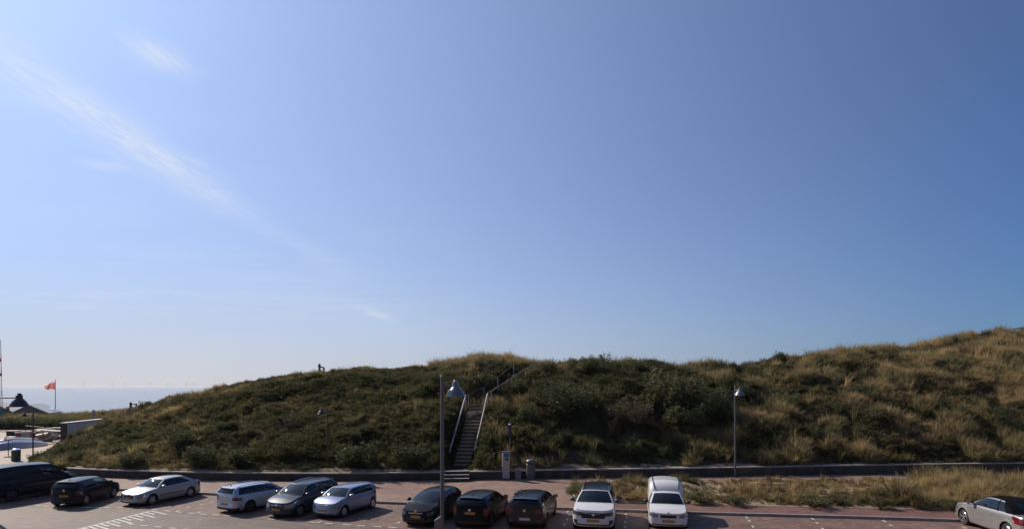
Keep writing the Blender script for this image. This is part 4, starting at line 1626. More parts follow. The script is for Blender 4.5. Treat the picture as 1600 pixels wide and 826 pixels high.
        mb.box((c.x + 0.0, c.y - sgn * 0.12, c.z - 0.06), (0.07, 0.12, 0.035))
        mo = mb.build('wing_mirror', sp.get('mirm', pm), root, smooth=45)
        g2 = MB()
        g2.add([c + Vector((-0.072, y, z)) for y, z in ((-0.09, -0.055), (0.09, -0.055), (0.09, 0.055), (-0.09, 0.055))], [(0, 1, 2, 3)])
        g2.build('mirror_glass', M['chrome'], mo)
    # handles, under the doors they open
    for q, (d0, d1) in enumerate(sp['doors']):
        for sgn in (1, -1):
            if ('door', q, sgn) not in objs: continue
            hx = d1 + 0.16
            b = sidept(hx, 8, sgn)
            MB().box((hx, b.y + sgn * 0.014, b.z - 0.03), (0.19, 0.03, 0.03)).build('door_handle', sp.get('handm', pm), objs[('door', q, sgn)])
    # number plates
    pz = sp.get('pz', (0.42, 0.75))
    for front in (1, 0):
        fr = pz[0 if front else 1]
        vi = (fr - zb0) / (zt(xF if front else xR) - zb0)
        off = float(np.interp(vi, VL, offF if front else offR))
        x = (hl - off + 0.012) if front else (-hl + off - 0.012)
        pl = MB().box((x, 0, fr), (0.02, 0.52, 0.112)).build('number_plate', sp.get('platem', M['plate_y']), root)
        MB().box((x + (0.011 if front else -0.011), 0.238 if not front else -0.238, fr), (0.004, 0.04, 0.108)).build('plate_band', M['plate_b'], pl)
    # badge
    if sp.get('badge', True):
        for front in (1, 0):
            fr = sp.get('bz', (0.68, 0.92))[0 if front else 1]
            vi = min(1, (fr - zb0) / (zt(xF if front else xR) - zb0))
            off = float(np.interp(vi, VL, offF if front else offR))
            x = (hl - off + 0.004) if front else (-hl + off - 0.004)
            mb = MB()
            Mx = Matrix.Rotation(R(90), 3, 'Y')
            mb.lathe([(0.065, -0.012), (0.065, 0.012), (0.05, 0.015), (0.05, 0.006), (0.0, 0.006)], (x, 0, fr), 18, 'Z', Mx if front else Matrix.Rotation(R(-90), 3, 'Y'))
            mb.build('badge', M['chrome'], root, smooth=40)
    if sp.get('grillebar'):
        for zf, wd, th_ in sp['grillebar']:
            off = float(np.interp((zf - zb0) / (zt(xF) - zb0), VL, offF))
            mb = MB()
            n = 9
            pts = []
            for k in range(n):
                s = -1 + 2 * k / (n - 1)
                y = s * wd
                ff = max(0.0, 1 - abs(y / (W * 0.97)) ** ex) ** (1 / ex)
                pts.append((xF + (Df - off) * ff + 0.008, y, zf + sp.get('barbend', 0.0) * s * s))
            mb.tube(pts, th_, 6)
            mb.build('grille_bar', M['chrome'], root, smooth=40)
    # seats and dashboard seen through the glass
    zb1 = zt(xc) - 0.1
    for sgn in (1, -1):
        mb = MB()
        x0 = xc - 1.15
        Mx = Matrix.Rotation(R(-14), 3, 'Y')
        mb.box((x0, sgn * 0.36, zb1 + 0.06), (0.14, 0.46, 0.42), M=Mx, taper=0.85)
        mb.box((x0 - 0.09, sgn * 0.36, zb1 + 0.36), (0.1, 0.24, 0.17), M=Mx, taper=0.9)
        mb.build('seat', M['inside'], root)
    if sp.get('bench', True):
        mb = MB()
        x0 = xc - 2.0
        mb.box((x0, 0, zb1 + 0.04), (0.14, 1.1, 0.36), M=Matrix.Rotation(R(-16), 3, 'Y'), taper=0.92)
        for y in (-0.4, 0, 0.4): mb.box((x0 - 0.07, y, zb1 + 0.28), (0.08, 0.24, 0.12))
        mb.build('rear_seat', M['inside'], root)
    st = MB()
    pts = [(xc - 0.52 + 0.05 * math.sin(a), 0.36 + 0.18 * math.cos(a), zb1 + 0.12 + 0.16 * math.sin(a)) for a in np.linspace(0, 2 * math.pi, 15)]
    st.tube(pts, 0.015, 5)
    st.build('steering_wheel', M['trim'], root)
    # wipers
    wp = MB()
    for y0, y1 in ((0.55, -0.02), (-0.05, -0.6)):
        a, b = line('cowl', y0 / 0.8), line('cowl', y1 / 0.8).lerp(line('head', y1 / 0.8), 0.07)
        wp.tube([a + Vector((0.0, 0, 0.03)), b + Vector((0.03, 0, 0.04))], 0.009, 5)
    wp.build('wipers', M['trim'], root)
    if sp.get('rwiper'):
        a, b = line('tail', 0.0).lerp(line('rear', 0.0), rw[0] + 0.02), line('tail', 0.5).lerp(line('rear', 0.5), rw[0] + 0.12)
        o_ = Vector((-0.05, 0, 0.04))
        MB().tube([a + o_, b + o_], 0.009, 5).build('rear_wiper', M['trim'], root)
    if sp.get('rails'):
        for sgn in (1, -1):
            mb = MB()
            xsr = np.linspace(xh - 0.12, xr + 0.12, 8)
            mb.tube([(x, sgn * (roofy(x) - 0.05), roofz(x) + (0.055 if 0 < i < 7 else 0.0)) for i, x in enumerate(xsr)], 0.017, 6)
            mb.build('roof_rail', sp['rails'], root, smooth=50)
    if sp.get('fin', True):
        x = xr + 0.14
        z = roofz(x) + 0.04
        mb = MB()
        if sp.get('fin') == 'rod': mb.tube([(x, 0, z - 0.01), (x - 0.16, 0, z + 0.2)], [0.008, 0.004], 5)
        else: mb.add([(x + 0.08, 0.02, z), (x + 0.08, -0.02, z), (x - 0.05, -0.025, z), (x - 0.05, 0.025, z), (x - 0.05, 0, z + 0.07)], [(0, 1, 4), (1, 2, 4), (2, 3, 4), (3, 0, 4), (0, 3, 2, 1)])
        mb.build('aerial', M['trim'], root)
    if sp.get('spoiler'):
        mb = MB()
        for k in range(1): pass
        w = roofy(xr) * 0.93
        a = [(xr - 0.02 - 0.05 * (1 - s * s), w * s, zr + 0.048 * (1 - s * s) + 0.002) for s in np.linspace(-1, 1, 9)]
        b = [(xr - 0.22 - 0.08 * (1 - s * s), w * s * 0.97, zr + 0.03 * (1 - s * s) - 0.01) for s in np.linspace(-1, 1, 9)]
        c = [(p[0] + 0.03, p[1], p[2] - 0.045) for p in b]
        d = [(xr - 0.04 - 0.05 * (1 - s * s), w * s, zr + 0.03 * (1 - s * s) - 0.05) for s in np.linspace(-1, 1, 9)]
        mb.grid([a, b, c, d])
        mb.build('roof_spoiler', sp.get('spoilm', pm), root, smooth=40)
    if sp.get('strip'):
        for sgn in (1, -1):
            xq = np.linspace(xc - 0.1, ra + Ra + 0.1, 9)
            mb = MB()
            mb.grid([[sidept(x, 0, sgn) + Vector((0, sgn * o, 0)) for x in xq] for o in (0.0,)] + [[Vector((x, sidept(x, 5, sgn).y + sgn * 0.012, zz)) for x in xq] for zz in (sp['strip'] - 0.03, sp['strip'] + 0.03)]) if False else None
            rows_ = [[Vector((x, sidept(x, 5, sgn).y + sgn * o, sp['strip'] + dz)) for x in xq] for o, dz in ((0.0, -0.035), (0.014, -0.03), (0.014, 0.03), (0.0, 0.035))]
            mb.grid(rows_)
            mb.build('door_strip', sp.get('stripm', M['trim']), root)
    return root, dict(belt=belt, zt=zt, sidept=sidept, xF=xF, xR=xR, hl=hl, roofz=roofz, roofy=roofy, line=line)


PAINT = {
    'black': paint('black_car_paint', (0.005, 0.006, 0.008), 0.0, 0.3, 0.2),
    'blueblack': paint('blue_black_car_paint', (0.007, 0.009, 0.018), 0.0, 0.3, 0.3),
    'navy': paint('slate_blue_car_paint', (0.018, 0.028, 0.045), 0.1, 0.35, 0.45),
    'silver': paint('silver_car_paint', (0.36, 0.355, 0.34), 0.45, 0.38),
    'pale': paint('pale_silver_car_paint', (0.52, 0.55, 0.62), 0.4, 0.34),
    'bluesilver': paint('blue_silver_car_paint', (0.24, 0.28, 0.40), 0.55, 0.36),
    'taupe': paint('grey_brown_car_paint', (0.05, 0.045, 0.046), 0.3, 0.36, 0.4),
    'white': paint('white_car_paint', (0.72, 0.71, 0.70), 0.0, 0.4),
    'cabrio': paint('warm_silver_car_paint', (0.40, 0.39, 0.38), 0.65, 0.33),
}
ROW = 'cars parked along the kerb below the dune'


def car_pose(px, py, rz_deg):
    p = G(px, py)
    return (p.x, p.y, 0.0), R(rz_deg)


def spec(L, W, H, fo, wb, hood, belt0, belt1, xc, xh, xr, xt, **k):
    """fractions of the length from the nose: windscreen foot xc, screen top xh, roof end xr, tail foot xt"""
    f = lambda t: L / 2 - t * L
    d = dict(L=L, W=W, H=H, fo=fo, wb=wb, xc=f(xc), xh=f(xh), xr=f(xr), xt=f(xt))
    d['top'] = [(L / 2, hood[0]), (L / 2 - 0.25, hood[1]), (f(xc) + 0.35, hood[2]), (f(xc), belt0), (f(xt), belt1), (-L / 2 + 0.1, k.pop('tailz', belt1 - 0.02))]
    d['top'] = sorted(d['top'])
    drs = k.pop('drs')
    d['doors'] = [(f(a), f(b)) for a, b in drs]
    d.update(k)
    return d


HATCH4 = [(0, 0.05, 'p'), (0.05, 0.45, 'w'), (0.45, 0.50, 'b'), (0.50, 0.86, 't'), (0.86, 1.0, 'c')]
HATCH3 = [(0, 0.05, 'p'), (0.05, 0.52, 'w'), (0.52, 0.57, 'b'), (0.57, 0.86, 't'), (0.86, 1.0, 'c')]
ESTATE = [(0, 0.05, 'p'), (0.05, 0.38, 'w'), (0.38, 0.42, 'b'), (0.42, 0.70, 't'), (0.70, 0.74, 'b'), (0.74, 0.93, 't'), (0.93, 1.0, 'c')]
SALOON = [(0, 0.05, 'p'), (0.05, 0.45, 'w'), (0.45, 0.49, 'b'), (0.49, 0.84, 't'), (0.84, 1.0, 'c')]
VANB = [(0, 0.04, 'p'), (0.04, 0.30, 'w'), (0.30, 1.0, 'c')]
CARS = {}


def add_car(key, *a):
    CARS[key] = make_car(*a)
    return CARS[key]


# --- from left to right along the kerb
sp = spec(4.9, 0.97, 1.93, 0.95, 2.93, (0.95, 1.05, 1.16), 1.22, 1.24, 0.20, 0.35, 0.955, 0.985, drs=[(0.23, 0.42), (0.43, 0.68)], paint=PAINT['blueblack'], Wr=0.80,
          bands=VANB, Df=0.5, Dr=0.16, r=0.335, zh=1.80, zr=1.84, rwin=(0.12, 0.86, 0.80), split=True, rbulge=0.02, bowr=0.03, hlv=(0.64, 0.92), hls=0.62, hlw=0.28, tlv=(0.4, 1.0), tls=0.86, tlw=0.03,
          rimm=M['darkrim'], spokes=6, mirm=M['trim'], bench=False, clad=0.1, strip=0.78, stripm=M['darkrim'], pz=(0.5, 0.8), tailname='rear_doors', tail=0.03, crown=0.05, fin='rod', rdiff=0.17)
loc, rz = car_pose(44, 774, 72)
add_car('van', 'panel_van', 'long blue black panel van with plain sides at the left end of the row', 'van', sp, loc, rz, ROW)

sp = spec(3.95, 0.86, 1.45, 0.80, 2.5, (0.66, 0.80, 0.92), 0.96, 1.0, 0.27, 0.44, 0.90, 0.975, drs=[(0.30, 0.56), (0.57, 0.78)], paint=PAINT['blueblack'], Wr=0.60, bands=HATCH4,
          r=0.30, hlv=(0.6, 0.92), tlv=(0.62, 0.9), tls=0.72, tlw=0.14, spokes=5, spoiler=True, rwiper=True, pz=(0.45, 0.62), rwin=(0.18, 0.86, 0.8), clad=0.07)
loc, rz = car_pose(136, 782, 92)
add_car('hatch', 'hatchback_car', 'small black hatchback between the dark panel van and the silver saloon', 'car', sp, loc, rz, ROW)
CARS['hatch'][0].scale = (0.95,) * 3

sp = spec(4.5, 0.88, 1.42, 0.88, 2.65, (0.62, 0.76, 0.88), 0.92, 1.0, 0.28, 0.43, 0.72, 0.90, drs=[(0.31, 0.53), (0.54, 0.72)], paint=PAINT['silver'], Wr=0.58, bands=SALOON, tailz=0.96,
          r=0.31, Df=0.5, hlv=(0.55, 0.9), hls=0.58, hlw=0.3, grs=0.42, grv=(0.52, 0.85), tlv=(0.66, 0.9), tls=0.7, tlw=0.08, spokes=7, strip=0.5, stripm=M['darkrim'], pz=(0.45, 0.7), tailname='boot_lid', rwin=(0.1, 0.9, 0.86), fin=False)
loc, rz = car_pose(253, 780.5, 251)
add_car('saloon', 'saloon_car', 'silver saloon with a sloping tail, its nose towards the road, left of the pale estate', 'car', sp, loc, rz, ROW)
CARS['saloon'][0].scale = (0.92,) * 3

sp = spec(4.45, 0.89, 1.45, 0.86, 2.63, (0.64, 0.78, 0.91), 0.95, 1.02, 0.27, 0.43, 0.93, 0.985, drs=[(0.30, 0.53), (0.54, 0.74)], paint=PAINT['pale'], Wr=0.60, bands=ESTATE,
          r=0.315, Df=0.46, hlv=(0.6, 0.9), tlv=(0.64, 0.86), tls=0.62, tlw=0.16, spokes=5, spoiler=True, rwiper=True, rwin=(0.12, 0.82, 0.84), pz=(0.45, 0.5), rails=M['chrome'], bz=(0.68, 0.86), rimm=M['darkrim'])
loc, rz = car_pose(404, 790.5, 62)
add_car('estate', 'estate_car', 'pale silver blue estate car with roof rails, its tail towards the road', 'car', sp, loc, rz, ROW)
CARS['estate'][0].scale = (0.92,) * 3

sp = spec(4.4, 0.90, 1.62, 0.88, 2.68, (0.72, 0.86, 1.0), 1.06, 1.1, 0.24, 0.42, 0.93, 0.985, drs=[(0.28, 0.53), (0.54, 0.75)], paint=PAINT['navy'], Wr=0.64, bands=ESTATE,
          r=0.315, Df=0.46, hlv=(0.55, 0.88), hls=0.56, hlw=0.24, grs=0.46, grv=(0.56, 0.8), tlv=(0.5, 0.95), spokes=7, pz=(0.46, 0.72), rails=M['chrome'], grillebar=[(0.68, 0.34, 0.012)], bz=(0.7, 0.95))
loc, rz = car_pose(474, 797, 250)
add_car('people_carrier', 'people_carrier', 'dark slate blue people carrier between the pale estate and the blue silver hatchback', 'car', sp, loc, rz, ROW)
CARS['people_carrier'][0].scale = (0.91,) * 3

sp = spec(3.82, 0.82, 1.44, 0.78, 2.49, (0.68, 0.82, 0.94), 0.98, 1.02, 0.25, 0.42, 0.90, 0.975, drs=[(0.29, 0.56), (0.57, 0.77)], paint=PAINT['bluesilver'], Wr=0.62, bands=HATCH4,
          r=0.29, Df=0.42, hlv=(0.56, 0.92), hls=0.55, hlw=0.22, grs=0.3, grv=(0.7, 0.88), tlv=(0.5, 1.0), spokes=0, pz=(0.44, 0.72), rimm=M['rim'], clad=0.1, grillebar=[(0.66, 0.3, 0.014)], barbend=0.03, bz=(0.70, 0.9), fin='rod', mirm=PAINT['silver'])
loc, rz = car_pose(540, 799, 248)
add_car('corsa', 'hatchback_car', 'blue silver hatchback facing the road, with dull wheel covers and a yellow plate', 'car', sp, loc, rz, ROW)
CARS['corsa'][0].scale = (0.94,) * 3

sp = spec(4.0, 0.86, 1.47, 0.82, 2.54, (0.66, 0.82, 0.95), 1.0, 1.04, 0.24, 0.44, 0.88, 0.97, drs=[(0.28, 0.60)], paint=PAINT['black'], Wr=0.60, bands=HATCH3,
          r=0.31, Df=0.5, hlv=(0.6, 0.9), hls=0.64, hlw=0.4, grs=0.5, grv=(0.28, 0.52), tlv=(0.5, 0.95), spokes=5, pz=(0.5, 0.75), grillebar=[(0.66, 0.36, 0.016)], bz=(0.76, 0.9), hlm=M['darklamp'], rwin=(0.15, 0.85, 0.84), fog=True)
loc, rz = car_pose(677, 810, 252)
add_car('black_hatch', 'hatchback_car', 'black rounded hatchback facing the road, standing behind the near street lamp post', 'car', sp, loc, rz, ROW)
CARS['black_hatch'][0].scale = (0.95,) * 3

sp = spec(4.2, 0.89, 1.47, 0.87, 2.58, (0.64, 0.80, 0.92), 0.98, 1.04, 0.26, 0.44, 0.90, 0.975, drs=[(0.29, 0.56), (0.57, 0.77)], paint=PAINT['black'], Wr=0.62, bands=HATCH4,
          r=0.315, tlv=(0.58, 0.86), tls=0.76, tlw=0.14, spokes=5, spoiler=True, rwiper=True, spoilm=PAINT['navy'], rwin=(0.14, 0.84, 0.82), pz=(0.45, 0.72), bz=(0.68, 0.86), rimm=M['darkrim'])
loc, rz = car_pose(754, 811, 76)
add_car('black_golf', 'hatchback_car', 'black hatchback with its tail and yellow plate towards the road, right of the lamp', 'car', sp, loc, rz, ROW)
CARS['black_golf'][0].scale = (0.97,) * 3

sp = spec(4.25, 0.90, 1.44, 0.82, 2.67, (0.70, 0.86, 0.96), 1.0, 1.04, 0.27, 0.42, 0.92, 0.98, drs=[(0.30, 0.54), (0.55, 0.76)], paint=PAINT['taupe'], Wr=0.64, bands=ESTATE, roofm=PAINT['black'],
          r=0.315, tlv=(0.6, 0.82), tls=0.6, tlw=0.08, spokes=5, spoiler=True, rwiper=True, spoilm=PAINT['navy'], rwin=(0.14, 0.84, 0.84), pz=(0.45, 0.47), platem=M['plate_w'], bz=(0.68, 0.84), rlow=True, rails=M['trim'], mirm=M['trim'], rimm=M['darkrim'], clad=0.12)
loc, rz = car_pose(833, 811, 77)
add_car('clubman', 'estate_car', 'grey brown estate car with a black roof and a white rear plate', 'car', sp, loc, rz, ROW)
CARS['clubman'][0].scale = (0.98,) * 3

sp = spec(4.4, 0.925, 1.61, 0.90, 2.67, (0.86, 0.97, 1.06), 1.09, 1.14, 0.24, 0.40, 0.92, 0.98, drs=[(0.28, 0.53), (0.54, 0.75)], paint=PAINT['white'], Wr=0.64, bands=ESTATE, roofm=PAINT['black'],
          r=0.345, zb=0.24, Df=0.48, hlv=(0.62, 0.88), hls=0.58, hlw=0.3, hlm=M['darklamp'], grs=0.56, grv=(0.5, 0.82), clad=0.16, mirm=M['trim'], pillarm=PAINT['white'], rails=M['chrome'], spokes=5,
          grillebar=[(0.78, 0.45, 0.014)], barbend=0.05, pz=(0.5, 0.8), bz=(0.76, 0.95), fog=True, flare=1.2)
loc, rz = car_pose(931, 814, 259)
su, suf = add_car('suv', 'sport_utility_car', 'white sport utility car with a black roof facing the road', 'car', sp, loc, rz, ROW)
# paper behind the windscreen of the white car
a = [suf['line']('cowl', s).lerp(suf['line']('head', s), v) + Vector((-0.02, 0, -0.015)) for s, v in ((0.62, 0.08), (0.82, 0.08), (0.80, 0.16), (0.62, 0.17))]
MB().add(a, [(0, 1, 2, 3)]).build('parking_ticket', M['paper'], su)

sp = spec(4.15, 0.84, 1.42, 0.80, 2.6, (0.70, 0.84, 0.93), 0.96, 0.97, 0.27, 0.42, 0.57, 0.60, drs=[(0.31, 0.57)], paint=PAINT['white'], Wr=0.62, bands=[(0, 0.08, 'p'), (0.08, 0.86, 'w'), (0.86, 1.0, 'c')],
          r=0.29, Df=0.36, Dr=0.2, hlv=(0.62, 0.9), hls=0.52, hlw=0.12, grs=0.46, grv=(0.64, 0.88), tlv=(0.4, 0.9), tls=0.85, spokes=0, mirm=M['trim'], pz=(0.42, 0.6), bz=(0.74, 0.8), bench=False,
          rear_patch=False, fin=False, nose=0.08, tail=0.03, clad=0.1, bumperm=PAINT['white'], zh=1.36, zr=1.38)
loc, rz = car_pose(1041, 813, 258.5)
va, vaf = add_car('box_van', 'delivery_van', 'small white delivery van with a tall rounded cargo box behind its cab, facing the road', 'van', sp, loc, rz, ROW)


def cargo_box():
    hl = vaf['hl']
    x0, x1 = hl - 0.575 * 4.15, -hl + 0.06
    zb, H = 0.62, 1.83
    prof = []                               # half section, floor to roof middle
    for t in np.linspace(0, 1, 8): prof.append((0.80 + 0.025 * math.sin(math.pi * t), zb + (1.45 - zb) * t))
    for a in np.linspace(8, 82, 8):
        prof.append((0.57 + 0.23 * math.cos(R(a)), 1.50 + (H - 0.05 - 1.50) * math.sin(R(a))))
    for y in (0.5, 0.42, 0.3, 0.15, 0.0): prof.append((y, H - 0.05 + 0.05 * (1 - (y / 0.58) ** 2)))
    full = [(y, z) for y, z in prof] + [(-y, z) for y, z in prof[::-1][1:]]
    rows = []
    st = [(x0 + 0.42, 0.78, 0.62), (x0 + 0.36, 0.86, 0.72), (x0 + 0.22, 0.92, 0.85), (x0 + 0.04, 0.965, 0.945), (x0 - 0.16, 0.995, 0.99)]
    st += [(x, 1, 1) for x in np.linspace(x0 - 0.4, x1 + 0.12, 10)] + [(x1 + 0.03, 0.985, 0.99), (x1, 0.95, 0.97), (x1 - 0.001, 0.0, 0.5)]
    for x, fy, fz in st:
        rows.append([(x, y * fy, zb + (z - zb) * fz) for y, z in full])
    b = MB()
    b.grid(rows)
    bo = b.build('cargo_box', PAINT['white'], va, smooth=40)
    for sgn in (1, -1):
        mb = MB()
        pts = [(x, sgn * 0.60 * fy, zb + (1.775 - zb) * fz + 0.016) for x, fy, fz in st[1:-2]]
        mb.tube(pts, 0.022, 6)
        mb.build('roof_seal', M['trim'], bo)
    dr = MB().box((x1 - 0.004, 0, 1.15), (0.02, 0.02, 1.0))
    dr.build('door_gap', M['trim'], bo)


cargo_box()

sp = spec(4.4, 0.89, 1.43, 0.88, 2.6, (0.66, 0.80, 0.92), 0.95, 1.0, 0.28, 0.43, 0.70, 0.84, drs=[(0.31, 0.64)], paint=PAINT['cabrio'], Wr=0.58, bands=[(0, 0.05, 'p'), (0.05, 0.66, 'w'), (0.66, 0.70, 'c'), (0.70, 0.86, 'w'), (0.86, 1.0, 'c')], roofm=plain('black_canvas_roof', (0.006, 0.006, 0.007), 0.95, 0, 0.2, 30, spec=0.05), tailz=0.97,
          quarterm=plain('black_canvas_side', (0.006, 0.006, 0.007), 0.95, 0, 0.2, 30, spec=0.05), r=0.325, Df=0.48, Dr=0.4, tlv=(0.62, 0.96), tls=0.6, tlw=0.28, spokes=5, mirm=M['trim'], rwin=(0.2, 0.85, 0.7), pz=(0.45, 0.6), tailname='boot_lid', fin=False, canvas=True)
CS, hd = 1.1, R(83)
fw = G(1506, 819)          # where its near front wheel stands
loc = fw - Vector((math.cos(hd), math.sin(hd), 0)) * (4.4 / 2 - 0.88) * CS - Vector((-math.sin(hd), math.cos(hd), 0)) * 0.86 * CS
loc, rz = (loc.x, loc.y, 0.0), hd
add_car('cabrio', 'convertible_car', 'silver convertible with a black canvas roof at the right end of the row', 'car', sp, loc, rz, ROW)
CARS['cabrio'][0].scale = (CS,) * 3
# ------------------------------------------------------------------ vegetation
def veg_mat(name, green, straw, trans=0.42, rough=0.6, use_attr=True, spread=0.35):
    m, nt, b = new_mat(name)
    N, L = nt.nodes.new, nt.links.new
    b.inputs['Roughness'].default_value = rough
    b.inputs['Specular IOR Level'].default_value = 0.12
    g = N('ShaderNodeNewGeometry')
    n = N('ShaderNodeTexNoise')
    n.inputs['Scale'].default_value = 0.9
    n.inputs['Detail'].default_value = 6
    n.inputs['Roughness'].default_value = 0.65
    L(g.outputs['Position'], n.inputs['Vector'])
    if use_attr:
        at = N('ShaderNodeAttribute')
        at.attribute_type = 'INSTANCER'
        at.attribute_name = 'dry'
        src = at.outputs['Fac']
    else:
        v = N('ShaderNodeValue')
        v.outputs[0].default_value = 0.3
        src = v.outputs[0]
    sb = N('ShaderNodeMath')
    sb.operation = 'SUBTRACT'
    sb.inputs[1].default_value = 0.5
    L(n.outputs[0], sb.inputs[0])
    ma = N('ShaderNodeMath')
    ma.operation = 'MULTIPLY_ADD'
    ma.inputs[1].default_value = spread
    ma.use_clamp = True
    L(sb.outputs[0], ma.inputs[0])
    L(src, ma.inputs[2])
    mx = N('ShaderNodeMix')
    mx.data_type = 'RGBA'
    mx.inputs['A'].default_value = green + (1,)
    mx.inputs['B'].default_value = straw + (1,)
    L(ma.outputs[0], mx.inputs['Factor'])
    # each piece a little lighter or darker
    oi = N('ShaderNodeObjectInfo')
    hv = N('ShaderNodeHueSaturation')
    mr = N('ShaderNodeMapRange')
    mr.inputs[3].default_value, mr.inputs[4].default_value = 0.85, 1.5
    L(oi.outputs['Random'], mr.inputs[0])
    L(mr.outputs[0], hv.inputs['Value'])
    mh = N('ShaderNodeMapRange')
    mh.inputs[3].default_value, mh.inputs[4].default_value = 0.48, 0.525
    wn = N('ShaderNodeTexWhiteNoise')
    wn.noise_dimensions = '1D'
    L(oi.outputs['Random'], wn.inputs['W'])
    L(wn.outputs['Value'], mh.inputs[0])
    L(mh.outputs[0], hv.inputs['Hue'])
    L(mx.outputs['Result'], hv.inputs['Color'])
    L(hv.outputs[0], b.inputs['Base Color'])
    t = N('ShaderNodeBsdfTranslucent')
    L(hv.outputs[0], t.inputs[0])
    ms = N('ShaderNodeMixShader')
    ms.inputs[0].default_value = trans
    L(b.outputs[0], ms.inputs[1])
    L(t.outputs[0], ms.inputs[2])
    L(ms.outputs[0], nt.nodes['Material Output'].inputs[0])
    return m


M['grass'] = veg_mat('marram_grass', (0.056, 0.062, 0.025), (0.37, 0.272, 0.135), 0.5)
M['herb'] = veg_mat('low_dune_herbs', (0.056, 0.059, 0.023), (0.185, 0.105, 0.048), 0.42)
M['leaf'] = veg_mat('shrub_leaves', (0.064, 0.072, 0.03), (0.13, 0.122, 0.06), 0.38, 0.6, use_attr=False, spread=1.2)
M['leafolive'] = veg_mat('strip_bush_leaves', (0.075, 0.08, 0.035), (0.2, 0.16, 0.08), 0.4, 0.6, use_attr=False, spread=1.4)
M['leafdry'] = veg_mat('dry_shrub_twigs', (0.075, 0.060, 0.035), (0.14, 0.11, 0.07), 0.25, 0.6, use_attr=False, spread=1.0)
M['twig'] = plain('shrub_stem', (0.07, 0.055, 0.04), 0.9, 0, 0.2, 9)


def tuft_mesh(name, seed, n, h, rad, w, droop, mat):
    r = np.random.default_rng(seed)
    vs, fs = [], []
    for k in range(n):
        a, rr = r.uniform(0, 2 * math.pi), rad * math.sqrt(r.random())
        bx_, by_ = rr * math.cos(a), rr * math.sin(a)
        a2 = a + r.normal(0, 0.9)
        hh = h * r.uniform(0.5, 1.1)
        out = hh * droop * r.uniform(0.3, 1.3)
        dx, dy = math.cos(a2), math.sin(a2)
        px_, py_ = -dy * w / 2, dx * w / 2
        tw = r.uniform(0, math.pi)
        px_, py_ = math.cos(tw) * w / 2, math.sin(tw) * w / 2
        b = len(vs)
        for t, ww in ((0, 1.0), (0.4, 0.9), (0.75, 0.6)):
            c = (bx_ + dx * out * t * t, by_ + dy * out * t * t, hh * (t - 0.22 * droop * t * t))
            vs += [(c[0] - px_ * ww, c[1] - py_ * ww, c[2]), (c[0] + px_ * ww, c[1] + py_ * ww, c[2])]
        vs.append((bx_ + dx * out, by_ + dy * out, hh * (1 - 0.22 * droop)))
        fs += [(b, b + 1, b + 3, b + 2), (b + 2, b + 3, b + 5, b + 4), (b + 4, b + 5, b + 6)]
    me = bpy.data.meshes.new(name)
    me.from_pydata(vs, [], fs)
    me.materials.append(mat)
    return me


def leaf_mesh(name, seed, n, R3, size, mat, lobes=5, flat=1.0, stems=0):
    """leaves spread through several overlapping lobes"""
    r = np.random.default_rng(seed)
    L_ = [(r.uniform(-0.55, 0.55) * R3[0], r.uniform(-0.55, 0.55) * R3[1], r.uniform(0.25, 0.72) * R3[2], r.uniform(0.35, 0.6)) for _ in range(lobes)]
    S_ = [(r.uniform(-0.7, 0.7) * R3[0], r.uniform(-0.7, 0.7) * R3[1], r.normal(0.08, 0.15), r.normal(0, 0.15), R3[2] * r.uniform(0.8, 1.2)) for _ in range(max(1, stems))]
    vs, fs = [], []
    for k in range(n):
        cx_, cy_, cz_, s = L_[r.integers(lobes)]
        v = r.normal(0, 1, 3)
        v /= np.linalg.norm(v)
        q = r.random() ** 0.45
        p = np.array([cx_, cy_, cz_]) + v * q * s * np.array([R3[0], R3[1], R3[2] * 0.62]) * r.uniform(0.8, 1.15)
        if p[2] < 0.02: p[2] = r.uniform(0.02, 0.2) * R3[2]
        d = r.normal(0, 1, 3)
        d[2] = d[2] * 0.6 + 0.5
        d /= np.linalg.norm(d)
        e = np.cross(d, r.normal(0, 1, 3))
        e /= np.linalg.norm(e)
        ln = size * r.uniform(0.6, 1.4)
        wd = ln * 0.28
        if stems and k < n * 0.45:
            # leaves set along upright shoots that break the outline
            q_ = S_[k % stems]
            h_ = r.random() ** 0.7
            p = np.array([q_[0] + q_[2] * h_, q_[1] + q_[3] * h_, q_[4] * (0.3 + 0.75 * h_)]) + r.normal(0, 0.035, 3)
            d = np.array([r.normal(0, 1), r.normal(0, 1), 0.5])
            d /= np.linalg.norm(d)
        b = len(vs)
        vs += [tuple(p), tuple(p + d * ln * 0.5 + e * wd), tuple(p + d * ln), tuple(p + d * ln * 0.5 - e * wd)]
        fs.append((b, b + 1, b + 2, b + 3))
    me = bpy.data.meshes.new(name)
    me.from_pydata(vs, [], fs)
    me.materials.append(mat)
    return me


